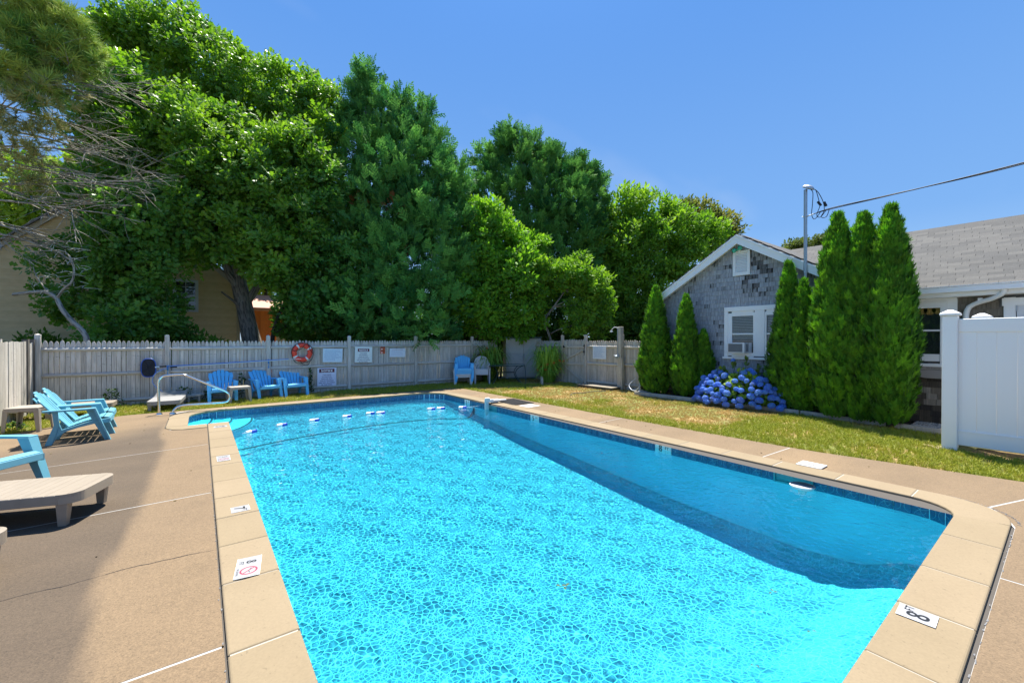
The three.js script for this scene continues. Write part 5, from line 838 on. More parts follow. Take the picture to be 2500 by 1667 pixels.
// hydrangea
{
  const o = thing('hydrangea_bush', 'hydrangea bush full of round blue flower heads under the window', 'hydrangea', [10.72, 0, -4.98]), rg = rng(404);
  const leaf = () => { const P = []; const n = 8, pt = (i) => { const t = i / n, w = .32 * Math.sin(Math.PI * Math.pow(t, .8)); return [w, t, .10 * Math.sin(t * 3.1)]; }; for (let i = 0; i < n; i++) { const [w, y, z] = pt(i), [w2, y2, z2] = pt(i + 1); for (const s of [-1, 1]) P.push(0, y, z, s * w, y, z + .1 * w, s * w2, y2, z2 + .1 * w2, 0, y, z, s * w2, y2, z2 + .1 * w2, 0, y2, z2); } const g = new THREE.BufferGeometry(); g.setAttribute('position', new THREE.BufferAttribute(new Float32Array(P), 3)); g.computeVertexNormals(); return g; };
  const lm = [], lc = [], heads = [];
  const surf = () => { const a = rg() * 6.283, e = Math.pow(rg(), .8) * 1.35 - .1; return [.50 * Math.cos(a) * Math.cos(e), .08 + .62 * Math.sin(Math.max(0, e)) * (1 + .12 * Math.sin(a * 3)) + .1 * Math.max(0, e), 1.0 * Math.sin(a) * Math.cos(e), a, e]; };
  for (let i = 0; i < 1500; i++) { const [x, y, z, a, e] = surf(), k = .70 + .32 * rg(); const p = V(x * k, Math.max(.03, y * k + .03), z * k); lm.push(mtx(p, new THREE.Quaternion().setFromEuler(new THREE.Euler(-.4 - rg() * 1.1, Math.atan2(x, z) + (rg() - .5) * 1.8, (rg() - .5) * .8, 'YXZ')), .09 + .06 * rg())); const c = rg(), hi = sstep(.4, .75, y); lc.push(rgb(.11 + .16 * c + .08 * hi, .25 + .16 * c + .06 * hi, .022)); }
  for (const [x, z, h] of [[.25, .1, 1.18], [.2, -.15, 1.12], [.28, .35, .98], [.15, -.35, .92], [.3, .62, .95]]) { part(o, 'stem', tube([[x * .4, .3, z], [x * .8, h * .7, z * 1.05], [x, h, z * 1.1]], .007, 8, 5), M(.07, .10, .03)); for (let i = 0; i < 9; i++) lm.push(mtx(V(x + (rg() - .5) * .06, h - .02 - rg() * .2, z * 1.1 + (rg() - .5) * .06), qEuler(-.3 - rg() * .9, rg() * 6.28, 0), .10 + .06 * rg())), lc.push(rgb(.13 + rg() * .06, .24, .04)); }
  inst(o, 'foliage', leaf(), leafMat(1, 1, 1, { transmission: .4 }), lm, lc);
  const headG = [0, 1, 2].map((k) => { const P = [], C = [], r = rng(50 + k), n = 110; for (let i = 0; i < n; i++) { const y = 1 - 2 * (i + .5) / n, q = Math.sqrt(1 - y * y), a = i * 2.39996, d = V(q * Math.cos(a), y, q * Math.sin(a)).multiplyScalar(1 + (r() - .5) * .14); if (y < -.75) continue; const nrm = d.clone().normalize(), t = V(r() - .5, r() - .5, r() - .5).cross(nrm).normalize(), b = nrm.clone().cross(t), s = .20 + .05 * r(); const cl = [.74 + .4 * r(), .78 + .36 * r(), .92 + .14 * r()];
    for (let j = 0; j < 4; j++) { const a0 = j * 1.5708, c0 = Math.cos(a0), s0 = Math.sin(a0), c1 = Math.cos(a0 + .62), s1 = Math.sin(a0 + .62), c2 = Math.cos(a0 - .62), s2 = Math.sin(a0 - .62); const f = (u, v, w) => d.clone().addScaledVector(t, u * s).addScaledVector(b, v * s).addScaledVector(nrm, w * s); const A = f(0, 0, -.1), B = f(c1 * .7, s1 * .7, .15), D = f(c0, s0, .05), E = f(c2 * .7, s2 * .7, .15); for (const v of [A, B, D, A, D, E]) { P.push(v.x, v.y, v.z); C.push(...cl); } } }
    const g = new THREE.BufferGeometry(); g.setAttribute('position', new THREE.BufferAttribute(new Float32Array(P), 3)); g.setAttribute('color', new THREE.BufferAttribute(new Float32Array(C), 3)); g.computeVertexNormals(); return g; });
  const hm = [[.12, .31, .88], [.15, .33, .86], [.10, .27, .84], [.18, .31, .80]].map((c) => MP(...c, { vertexColors: true, roughness: .9, transmission: .25, thickness: 0, side: THREE.DoubleSide }));
  const put = (x, y, z, s) => { const m = new THREE.Mesh(headG[heads.length % 3], hm[Math.floor(rg() * 4)]); m.name = 'flower_head'; m.position.set(x, y, z); m.scale.set(s, s * .85, s); m.rotation.set(rg() - .5, rg() * 6, rg() - .5); m.castShadow = m.receiveShadow = true; o.add(m); heads.push([x, y, z, s]); };
  let guard = 0; while (heads.length < 92 && guard++ < 4000) { const [x, y, z] = surf(); if (x > .18) continue; const k = .98 + .1 * rg(), s = .062 + .03 * rg(), P = [x * k - .03, Math.max(.07, y * k), z * k]; if (rg() < sstep(.35, .75, P[1]) * .75) continue; if (heads.some((h) => Math.hypot(h[0] - P[0], h[1] - P[1], h[2] - P[2]) < (h[3] + s) * .72)) continue; put(...P, s); }
  for (const [x, y, z] of [[.2, 1.12, -.2], [.25, .98, .7], [.2, .84, .72], [.1, .88, .3], [.28, .9, -.5]]) put(x, y, z, .055);
}
// day lilies: arching straps and orange flowers
function dayLily(label, x, z, n, len, hgt, flowers, seed, bright, lean = 0) {
  const o = thing('day_lily', label, 'day lily', [x, -.02, z]), rg = rng(seed), P = [[], []];
  for (let i = 0; i < n; i++) {
    const a = rg() * 6.283, r0 = .22 * Math.sqrt(rg()), L = len * (.5 + .7 * rg()), up = hgt * (.25 + .85 * Math.pow(rg(), .8)), w = .014 + .010 * rg(), bx0 = Math.cos(a) * r0 * 1.4, bz0 = Math.sin(a) * r0, tw = a + Math.PI / 2 + (rg() - .5) * .5, k = 7, q = rg() < .4 ? 1 : 0, dr = rg() * .5; let pv = null;
    for (let j = 0; j <= k; j++) { const t = j / k, h = up * (2.35 * t - (1.6 + dr) * t * t), d = L * .52 * Math.pow(t, 1.25), ww = w * (1 - Math.pow(t, 3) * .95); const c = [bx0 + Math.cos(a) * d + lean * t * t, h, bz0 + Math.sin(a) * d], l = [c[0] - Math.cos(tw) * ww, c[1], c[2] - Math.sin(tw) * ww], r = [c[0] + Math.cos(tw) * ww, c[1], c[2] + Math.sin(tw) * ww]; if (pv) P[q].push(...pv[0], ...pv[1], ...r, ...pv[0], ...r, ...l); pv = [l, r]; }
  }
  [[.17, .34, .03], [.32, .50, .06]].forEach((c, q) => { const g = new THREE.BufferGeometry(); g.setAttribute('position', new THREE.BufferAttribute(new Float32Array(P[q]), 3)); g.computeVertexNormals(); stuff(part(o, 'leaves', g, leafMat(c[0] * bright, c[1] * bright, c[2] * bright, { transmission: .35 }))); });
  const fm = MP(.62, .15, .012, { roughness: .7, transmission: .3, thickness: 0, side: THREE.DoubleSide });
  for (const [fx, fy, fz] of flowers) {
    const Q = []; for (let k = 0; k < 6; k++) { const a = k * 1.047, e = a + .42, d = a - .42; Q.push(0, -.03, 0, Math.cos(d) * .035, .015, Math.sin(d) * .035, Math.cos(a) * .075, .02, Math.sin(a) * .075, 0, -.03, 0, Math.cos(a) * .075, .02, Math.sin(a) * .075, Math.cos(e) * .035, .015, Math.sin(e) * .035); }
    const g = new THREE.BufferGeometry(); g.setAttribute('position', new THREE.BufferAttribute(new Float32Array(Q), 3)); g.computeVertexNormals(); g.rotateX(rg() * 1.2 + .3).rotateY(rg() * 6).translate(fx, fy, fz);
    const f = part(o, 'flower', g, fm); part(o, 'stalk', tube([[fx * .4, 0, fz * .4], [fx * .8, fy * .6, fz * .8], [fx, fy - .02, fz]], .004, 8, 4), M(.10, .16, .04));
  }
}
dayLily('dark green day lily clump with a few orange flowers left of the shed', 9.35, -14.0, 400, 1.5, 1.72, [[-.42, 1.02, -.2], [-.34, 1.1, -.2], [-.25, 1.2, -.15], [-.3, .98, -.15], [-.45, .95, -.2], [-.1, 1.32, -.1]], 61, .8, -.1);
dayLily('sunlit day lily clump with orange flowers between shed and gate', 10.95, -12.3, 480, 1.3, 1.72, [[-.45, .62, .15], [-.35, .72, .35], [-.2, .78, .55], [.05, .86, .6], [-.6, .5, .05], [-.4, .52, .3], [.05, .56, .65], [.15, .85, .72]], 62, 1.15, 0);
{ const o = thing('lily_edging', 'short grey half-log edging in front of the sunlit lilies', 'edging', [10.4, -.03, -12.05], .9); for (let i = 0; i < 11; i++) part(o, 'log', [rod([i * .09 - .45, 0, 0], [i * .09 - .45, .16 + .05 * ((i * 7) % 3), 0], .044, .044, 10)], mats.warmWood[i % 4]); }
{ const h = thing('hose_reel', 'grey hose cart frame with a loop of white hose beside the first evergreen', 'hose cart', [10.85, 0, -7.78], -.9); part(h, 'frame', [tube([[-.16, .02, 0], [-.14, .3, -.06], [-.1, .46, -.1]], .014, 10, 6), tube([[.16, .02, 0], [.15, .3, -.06], [.13, .46, -.1]], .014, 10, 6)], mats.galv); part(h, 'base_plate', rbx(.38, .06, .05, 0, .05, .02, .01), M(.40, .42, .44)); part(h, 'drum', [new THREE.CylinderGeometry(.11, .11, .22, 18).rotateZ(Math.PI / 2).translate(0, .22, -.12)], mats.black);
  lone('garden_hose', 'white-blue garden hose curving over the bed edge by the shower post', 'hose', tube([[11.2, .42, -8.35], [11.05, .20, -8.5], [10.95, .07, -8.35], [10.88, .06, -8.15], [10.85, .16, -8.0], [10.86, .3, -7.86], [10.9, .36, -7.8]], .013, 60, 7), M(.55, .58, .64, { roughness: .4 }));
  lone('grass_hose', 'dark hose lying across the dry lawn in front of the gate', 'hose', tube([[8.8, -.0, -8.9], [9.15, .012, -9.1], [9.5, .012, -9.0], [10.0, .012, -9.05], [10.5, -.005, -9.0]], .011, 40, 6), M(.06, .055, .05)); }
// little weeds and vines along the foot of the fence
function weed(name, label, x, z, r, h, n, seed, cat = 'weed') {
  const o = thing(name, label, cat, [x, -.03, z]), rg = rng(seed), ms = [], cs = [];
  for (let i = 0; i < n; i++) { const t = rg(), a = rg() * 6.283, q = r * Math.sqrt(rg()) * (1 - .6 * t); ms.push(mtx(V(Math.cos(a) * q, .03 + t * h, Math.sin(a) * q * .5), qEuler(-.2 - rg() * 1.2, rg() * 6.28, rg() - .5), .05 + .04 * rg())); const c = rg(); cs.push(rgb(.04 + .05 * c, .11 + .07 * c, .02)); }
  inst(o, 'foliage', leafShape, leafMat(1, 1, 1), ms, cs); part(o, 'stem', [0, 1, 2].map((k) => tube([[0, 0, 0], [r * .3 * (k - 1), h * .5, 0], [r * .5 * (k - 1), h * .92, .02]], .005, 6, 4)), M(.06, .07, .03));
}

// ---------------------------------------------------------------- trees
function leafBlade(pts, fold = .25, curl = .15) {   // half outline [x, y], y from 0 to 1
  const P = []; for (let i = 0; i < pts.length - 1; i++) { const [w, y] = pts[i], [w2, y2] = pts[i + 1]; for (const s of [-1, 1]) { const A = [0, y, -curl * y * y], B = [s * w, y, w * fold - curl * y * y], C = [s * w2, y2, w2 * fold - curl * y2 * y2], D = [0, y2, -curl * y2 * y2]; if (w > 0) P.push(...A, ...B, ...C); P.push(...A, ...C, ...D); } }
  const g = new THREE.BufferGeometry(); g.setAttribute('position', new THREE.BufferAttribute(new Float32Array(P), 3)); g.computeVertexNormals(); return g;
}
const leafShape = leafBlade([[0, 0], [.26, .3], [.24, .62], [0, 1]]), oakLeaf = leafBlade([[0, 0], [.12, .18], [.36, .42], [.14, .5], [.34, .78], [0, 1]]), slimLeaf = leafBlade([[0, 0], [.15, .35], [.12, .7], [0, 1]], .3, .25);
// a twig's worth of leaves, radius about 1, pointing along +y
function sprig(leaf, n, seed, size, flatness = .5) {
  const r = rng(seed), gs = [];
  for (let i = 0; i < n; i++) { const t = (i + .5) / n, a = i * 2.4 + r(), d = .15 + .62 * r(); const g = leaf.clone(); g.scale(size * (.75 + .5 * r()), size * (.75 + .5 * r()), size); g.rotateX(.5 + r() * .9); g.rotateY(a + (r() - .5)); g.rotateZ((r() - .5) * .9); g.translate(Math.sin(a) * d * .6, (t - .45) * 1.25, Math.cos(a) * d * .6); gs.push(flat(g)); }
  return flat(gs);
}
function frond(seed, n = 10) {   // feathery cypress spray along +y
  const r = rng(seed), P = []; const tri = (a, b, w) => { const d = V(b[0] - a[0], b[1] - a[1], b[2] - a[2]), s = d.clone().cross(V(r() - .5, r() - .5, 1)).normalize().multiplyScalar(w); P.push(a[0] - s.x, a[1] - s.y, a[2] - s.z, a[0] + s.x, a[1] + s.y, a[2] + s.z, ...b); };
  tri([0, 0, 0], [0, 1.05, -.08], .02);
  for (let i = 0; i < n; i++) { const t = .05 + .85 * i / n, s = i % 2 ? 1 : -1, L = (.50 - .34 * t) * (.75 + .5 * r()), az = (r() - .5) * .9, x1 = s * L * .75, y1 = t + L * .75, z1 = az * L - .06; tri([0, t, 0], [x1, y1, z1], .045); for (let k = 1; k < 3; k++) { const q = k / 3.2, ax = x1 * q, ay = t + (y1 - t) * q, az2 = z1 * q; tri([ax, ay, az2], [ax + s * (.02 + .05 * r()), ay + .17 * (1 - t * .5), az2 + (r() - .5) * .1], .052); tri([ax, ay, az2], [ax + s * .14 * (1 - t * .6), ay + .05, az2 + (r() - .5) * .12], .046); } }
  const g = new THREE.BufferGeometry(); g.setAttribute('position', new THREE.BufferAttribute(new Float32Array(P), 3)); g.computeVertexNormals(); return g;
}
function needleTuft(seed) { const r = rng(seed), P = []; for (let i = 0; i < 34; i++) { const a = r() * 6.283, e = .1 + r() * 1.25, L = .75 + .4 * r(), d = V(Math.cos(a) * Math.cos(e), Math.sin(e), Math.sin(a) * Math.cos(e)).multiplyScalar(L), s = d.clone().cross(V(r() - .5, r() - .5, r() - .5)).normalize().multiplyScalar(.040), y = (r() - .5) * .6; P.push(-s.x, y - s.y, -s.z, s.x, y + s.y, s.z, d.x, d.y + y, d.z); } const g = new THREE.BufferGeometry(); g.setAttribute('position', new THREE.BufferAttribute(new Float32Array(P), 3)); g.computeVertexNormals(); return g; }
// fills lobes [x, y, z, r] with sprays; the tint runs between colours a and b
function crown(o, lobes, geos, mat, { per = 60, size = .4, a, b, up = .4, shell = .55, squash = 1, seed = 1, name = 'crown', droop = 0, minY = -9, clear, bold = 1, clump = .42 }) {
  const rg = rng(seed), sets = geos.map(() => []), cols = geos.map(() => []);
  lobes.forEach(([x, y, z, r], li) => {
    // each bough carries separate leafy clumps, with gaps between them
    const n = Math.round(per * Math.pow(r, 1.9) * bold), nc = Math.max(4, Math.round(5 + 10 * r * r)), cl = [];
    for (let c = 0; c < nc; c++) { const u = 1 - 2 * (c + rg()) / nc, th = c * 2.39996 + rg() * .9, q = Math.sqrt(Math.max(0, 1 - u * u)), rad = r * (shell + (1 - shell) * Math.cbrt(rg())); cl.push([q * Math.cos(th) * rad, u * rad * squash, q * Math.sin(th) * rad, clump * Math.sqrt(r) * (.75 + .5 * rg()), rg()]); }
    for (let i = 0; i < n; i++) {
      const c = cl[Math.floor(rg() * nc)], u = rg() * 2 - 1, th = rg() * 6.283, q = Math.sqrt(1 - u * u), rad = c[3] * Math.cbrt(.12 + .88 * rg());
      const e = V(q * Math.cos(th), u * .62 + .12, q * Math.sin(th)), p = V(x + c[0] + e.x * rad, y + c[1] + e.y * rad, z + c[2] + e.z * rad); if (p.y < minY || (clear && clear(p))) continue;
      const d = e.clone().multiplyScalar(.6).add(V(c[0], c[1], c[2]).multiplyScalar(.7 / r)).normalize();
      const dir = d.clone().multiplyScalar(1 - up).add(V(0, up - droop, 0)).add(V(rg() - .5, rg() - .5, rg() - .5).multiplyScalar(.7)).normalize();
      const s = size * (.7 + .6 * rg()), k = Math.floor(rg() * geos.length);
      const m = new THREE.Matrix4().compose(p, new THREE.Quaternion().setFromUnitVectors(V(0, 1, 0), dir).multiply(qEuler(0, rg() * 6.283, 0)), V(s, s, s));
      sets[k].push(m); const t = clamp(c[4] * .6 + (rg() - .3) * .7, 0, 1); cols[k].push(rgb(a[0] + (b[0] - a[0]) * t, a[1] + (b[1] - a[1]) * t, a[2] + (b[2] - a[2]) * t));
    }
  });
  return sets.map((s, k) => (s.length ? inst(o, name, geos[k], mat, s, cols[k]) : null));
}
const barkM = M(.34, .30, .265, { map: scaled(T.bark, 1, 1), roughness: 1, bumpMap: T.bark, bumpScale: .03 }), barkD = M(.10, .085, .07, { map: T.bark, roughness: 1, bumpMap: T.bark, bumpScale: .02 }), deadM = M(.46, .43, .38, { map: T.bark, roughness: 1 });
const oakS = [sprig(oakLeaf, 13, 1, .62), sprig(oakLeaf, 13, 2, .62), sprig(oakLeaf, 11, 3, .66)], roundS = [sprig(leafShape, 16, 4, .50), sprig(leafShape, 16, 5, .50)], slimS = [sprig(slimLeaf, 18, 6, .62), sprig(slimLeaf, 18, 7, .62)], fronds = [frond(1), frond(2), frond(3, 11)], tufts = [needleTuft(1), needleTuft(2)];
const gloss = leafMat(1, 1, 1, { clearcoat: .8, clearcoatRoughness: .32 }), matte = leafMat(1, 1, 1, { transmission: .6, clearcoat: .15 }), conifer = leafMat(1, 1, 1, { transmission: .4 });
const LB = {
oak:[[-2.43,13.72,-23.22,1.07], [-1.77,13.99,-23.38,1.38], [-0.59,13.8,-22.5,1.57], [0.59,12.79,-21.62,1.57], [1.92,11.78,-20.62,1.57], [3.1,11.13,-19.74,1.57], [4.06,11.04,-19.03,1.2], [-2.25,10.95,-20.88,1.04], [-1.77,9.72,-20.27,1.42], [-0.64,9.03,-19.68,1.6], [0.52,8.22,-18.82,1.76], [1.67,7.26,-17.96,1.76], [2.29,6.08,-17.24,1.42], [0.75,6.17,-18.12,1.72], [-0.5,6.95,-19.06,1.72], [-1.64,7.98,-20.17,1.58], [-2.44,8.87,-21.02,1.12], [2.87,8.15,-17.32,1.3], [3.34,9.45,-18.27,1.21], [1.24,5.27,-17.5,1.08], [2.22,4.57,-16.77,1.08], [-0.12,5.21,-18.25,0.91]],
darkoak:[[-2.15,6.04,-18.58,1.13], [-1.35,5.31,-17.85,1.34], [-0.85,5.12,-17.6,0.85], [-1.9,4.58,-18.14,1.05], [-1.51,3.67,-17.84,0.98], [-2.35,3.33,-18.47,0.91], [-1.56,2.63,-17.89,0.98], [-1.06,2.21,-17.51,0.59], [-2.66,4.28,-18.58,0.69], [-2.25,1.77,-16.65,0.42], [-1.86,1.97,-16.86,0.58], [-3.41,2.89,-19.02,0.62], [-3.8,4.09,-19.05,0.54]],
sapling:[[2.67,3.92,-17.47,0.68], [3.13,3.92,-17.13,0.89], [3.65,3.11,-16.74,0.97], [3.19,2.71,-17.08,0.73], [4.22,4.61,-16.56,0.99], [3.7,4.94,-16.95,0.91], [3.81,6.32,-17.12,0.92], [3.74,7.48,-17.17,0.92]],
cedar:[[5.77,13.11,-18.27,0.3], [5.87,12.3,-18.2,0.53], [5.37,12.11,-18.57,0.38], [5.14,10.89,-18.74,0.64], [5.82,11.26,-18.23,0.79], [6.73,11.92,-17.56,0.41], [6.5,10.59,-17.46,0.86], [7.56,11.36,-16.94,0.49], [7.24,10.03,-16.9,0.93], [8.16,9.85,-16.49,0.64], [5.31,9.56,-18.07,1.1], [6.26,8.55,-17.09,1.45], [7.43,8.19,-16.22,1.36], [8.51,8.54,-15.95,0.74], [8.81,7.79,-15.73,0.63], [4.95,7.83,-18.06,1.27], [5.82,6.61,-16.87,1.59], [7.24,6.43,-15.81,1.51], [8.27,6.13,-15.32,0.9], [4.75,5.96,-17.94,1.35], [4.26,4.48,-18.04,1.24], [5.57,4.6,-16.65,1.65], [7.1,4.6,-15.51,1.65], [8.18,4.64,-14.97,0.7], [3.27,3.07,-18.78,0.8], [4.29,2.86,-17.47,1.29], [5.56,2.75,-16.11,1.44], [6.92,2.75,-15.1,1.35], [7.89,3.03,-14.79,0.78], [3.55,2.16,-17.75,0.68], [7.56,2.16,-14.89,0.51]],
cedar2:[[12.66,11.82,-16.75,0.39], [12.28,11.17,-17.04,0.61], [13.07,11.17,-16.45,0.61], [11.75,10.4,-17.43,0.74], [12.63,10.18,-16.78,1.05], [13.54,11.06,-16.1,0.39], [13.68,10.29,-15.99,0.74], [14.29,10.62,-15.54,0.48], [14.38,9.74,-15.47,0.88], [15.26,10.07,-14.82,0.48], [15.17,9.31,-14.88,0.83], [15.87,9.53,-14.36,0.44], [15.78,8.76,-14.42,0.74], [11.86,8.72,-16.83,1.29], [13.06,8.51,-15.93,1.5], [14.35,8.08,-14.97,1.39], [15.12,7.44,-14.39,0.96], [13.27,6.74,-15.51,1.59], [14.46,6.32,-14.63,1.27], [13.64,5.01,-14.98,1.47], [14.65,4.59,-14.22,1.16], [12.69,4.61,-15.81,1.27], [13.83,3.31,-14.57,1.25], [14.83,3.31,-13.83,1.04]],
lime:[[9.62,6.86,-15.1,0.78], [9.24,6.02,-15.37,0.84], [10.14,6.48,-14.71,0.74], [10.17,5.51,-14.42,1.1], [9.36,4.96,-15.03,1.1], [11.11,5.55,-13.98,0.74], [11.12,4.59,-13.71,0.73], [10.34,4.01,-14.04,1.27], [9.17,3.65,-14.9,1.09], [11.14,3.47,-13.44,0.65], [9.75,2.65,-14.47,1.0], [10.77,2.65,-13.71,0.82]],
cherry:[[12.35,4.43,-12.24,0.64], [12.93,3.98,-11.81,0.61], [11.85,4.16,-12.62,0.61], [13.29,3.08,-11.55,0.47], [12.71,3.08,-11.98,0.61], [11.42,4.43,-12.94,0.43], [12.21,2.27,-12.1,0.5], [13.14,2.28,-11.65,0.36]],
maple:[[16.4,7.34,-13.97,0.88], [17.1,8.1,-13.44,0.98], [18.06,7.88,-12.72,1.09], [19.03,7.23,-12.0,1.09], [20.47,6.91,-11.55,0.94], [21.19,6.8,-11.02,0.67], [15.83,5.94,-13.89,1.07], [16.7,6.11,-13.0,1.38], [17.97,5.9,-12.04,1.38], [19.27,5.51,-11.33,1.07], [16.01,4.41,-13.5,1.06], [16.87,4.17,-12.62,1.26], [18.23,4.41,-11.85,1.06], [16.53,2.91,-12.87,1.05], [17.38,3.12,-12.24,0.84], [15.77,2.92,-13.56,0.85]],
rust:[[25.72,9.82,-15.74,1.02], [26.89,9.53,-14.87,1.17], [27.82,9.09,-14.17,0.99], [28.29,8.5,-13.83,0.82], [27.36,8.36,-14.52,1.17]],
hedge:[[9.52,2.34,-16.6,0.67], [10.16,2.05,-16.13,0.59], [10.95,2.14,-15.54,0.67], [11.74,2.05,-14.94,0.59], [13.2,2.07,-15.11,0.62], [14.03,1.96,-14.49,0.62], [15.03,1.96,-13.74,0.71], [15.87,1.96,-13.11,0.71], [16.2,2.06,-12.24,0.81], [17.2,2.48,-12.12,1.04]],
leftbright:[[-7.71,9.67,-33.2,1.6], [-6.24,9.21,-32.1,1.6], [-4.95,9.44,-31.15,1.38], [-7.34,7.61,-32.93,1.38], [-8.44,8.07,-33.75,1.38], [-4.22,10.36,-30.6,1.15], [-7.71,5.59,-31.95,0.98]],
midbright:[[2.94,6.0,-25.25,1.03], [2.58,4.86,-25.53,0.92], [3.49,5.32,-24.84,0.92]],
pine:[[-4.22,10.75,-17.5,0.72], [-3.65,10.81,-17.07,0.66], [-3.19,10.41,-16.86,0.58], [-3.8,9.96,-17.06,0.65], [-2.85,10.19,-16.85,0.47], [-2.6,9.84,-16.91,0.42], [-3.36,9.56,-16.85,0.57], [-4.11,9.23,-17.04,0.58], [-3.03,9.33,-16.86,0.44], [-2.35,9.53,-16.73,0.25], [-3.92,8.82,-16.9,0.47], [-3.46,8.36,-16.55,0.47]],
pinedead:[[-3.92,7.72,-16.9,0.64], [-3.33,8.06,-16.71,0.59], [-3.58,6.95,-16.77,0.47], [-4.08,6.85,-16.89,0.52], [-3.0,8.66,-16.71,0.42], [-3.74,5.97,-16.76,0.52]],
behind1:[[29.53,7.39,-10.41,0.33], [29.96,7.45,-10.08,0.22]],
behind2:[[30.66,7.55,-9.57,0.33], [31.16,7.72,-9.19,0.33]]
};
const tree = (name, label) => thing(name, label, 'tree');
// branches from a fork to the middle of each lobe
function boughs(o, from, lobes, m, r0, seed, every = 1) { const rg = rng(seed), gs = []; lobes.forEach(([x, y, z], i) => { if (i % every) return; let f = from[0], best = 1e9; for (const q of from) { const d = Math.hypot(q[0] - x, (q[1] - y) * .8, q[2] - z) + (q[1] > y ? 3 : 0); if (d < best) { best = d; f = q; } } const mid = [f[0] + (x - f[0]) * .5 + (rg() - .5) * .5, f[1] + (y - f[1]) * .45 + (rg() - .3) * .5, f[2] + (z - f[2]) * .5 + (rg() - .5) * .5]; gs.push(limb([f, mid, [x, y, z]], r0 * (.6 + .4 * rg()), .012, 7, 6)); }); if (gs.length) part(o, 'limb', gs, m); }
{
  const o = tree('oak_tree', 'large bright green oak with glossy leaves, left of the conifers');
  part(o, 'trunk', limb([[1.82, -.1, -19.1], [1.63, 1.4, -19.0], [1.39, 2.74, -19.05], [1.16, 4.1, -19.1], [1.09, 5.75, -19.3], [.94, 7.7, -19.8], [.73, 10.3, -20.6]], .38, .09, 22, 12, .05), barkM);
  part(o, 'limb', [limb([[1.35, 2.95, -19.05], [1.82, 3.8, -19.0], [2.08, 4.8, -18.9], [2.5, 6.2, -18.6]], .16, .05, 12, 8), limb([[1.25, 3.5, -19.08], [.78, 4.4, -18.9], [.62, 6.0, -18.9], [0, 7.6, -19.1]], .17, .05, 12, 8), limb([[1.41, 2.65, -19.03], [1.04, 3.05, -18.8], [.62, 3.4, -18.6]], .07, .03, 8, 7)], barkM);
  boughs(o, [[1.09, 5.7, -19.3], [.94, 7.7, -19.8], [2.5, 6.2, -18.6], [0, 7.6, -19.1]], LB.oak, barkM, .07, 4);
  crown(o, LB.oak, oakS, gloss, { per: 205, size: .27, a: [.105, .27, .010], b: [.27, .47, .018], up: .35, seed: 21, shell: .5 });
}
{
  const o = tree('oak_sapling', 'dark shaded oak growth in front of the tan house, hanging over the fence');
  part(o, 'trunk', limb([[-1.5, -.1, -18.2], [-1.48, 1.5, -18.2], [-1.3, 3, -18], [-1.2, 5, -17.9]], .11, .04, 10, 8), barkD);
  boughs(o, [[-1.48, 1.5, -18.2], [-1.3, 3, -18], [-1.2, 5, -17.9]], LB.darkoak, barkD, .045, 5);
  crown(o, LB.darkoak, oakS, gloss, { per: 200, size: .25, a: [.075, .24, .02], b: [.21, .43, .03], up: .2, seed: 22, shell: .35, bold: .8 });
}
{
  const o = tree('oak_sapling', 'dark leafy oak sapling between the big oak and the first conifer');
  part(o, 'trunk', limb([[2.3, -.1, -18.0], [2.18, 1.8, -18.0], [2.6, 3.2, -17.5], [3.3, 4.8, -17]], .10, .03, 10, 8), barkD); boughs(o, [[2.18, 1.8, -18], [2.6, 3.2, -17.5], [3.3, 4.8, -17]], LB.sapling, barkD, .04, 6);
  crown(o, LB.sapling, oakS, gloss, { per: 210, size: .26, a: [.07, .25, .025], b: [.22, .44, .032], up: .25, seed: 23, shell: .4 });
}
{
  const o = tree('cypress_tree', 'big feathery dark green cypress in the middle of the tree line');
  part(o, 'trunk', limb([[6.23, -.1, -17.5], [6.2, 4.2, -17.5], [6.0, 8.6, -17.9], [5.82, 13.1, -18.25]], .26, .03, 16, 9), barkM);
  boughs(o, [[6.2, 3.2, -17.5], [6.2, 5.3, -17.5], [6.1, 7.4, -17.7], [6, 9.6, -18]], LB.cedar, barkM, .05, 7);
  crown(o, LB.cedar, fronds, conifer, { per: 185, size: .56, clump: .34, a: [.035, .17, .038], b: [.25, .55, .10], up: .42, seed: 24, shell: .45 });
  crown(o, LB.cedar.filter((q) => q[3] < .75 && q[1] > 4).map(([x, y, z, r], i) => [x + (i % 3 - 1) * .15, y + r * .95 - .85, z, .20]), fronds, conifer, { per: 900, size: .56, clump: .3, a: [.035, .17, .038], b: [.18, .44, .08], up: .85, squash: 3, seed: 124, name: 'spire' });
  crown(o, [[5.9, 6.6, -15.5, .25], [7.5, 6.0, -14.8, .2], [5.0, 7.0, -16.8, .16], [6.0, 4.8, -15.1, .2]], [fronds[0]], conifer, { per: 130, size: .3, a: [.28, .09, .02], b: [.34, .15, .05], seed: 25, name: 'brown_spray', bold: 1.5 });
}
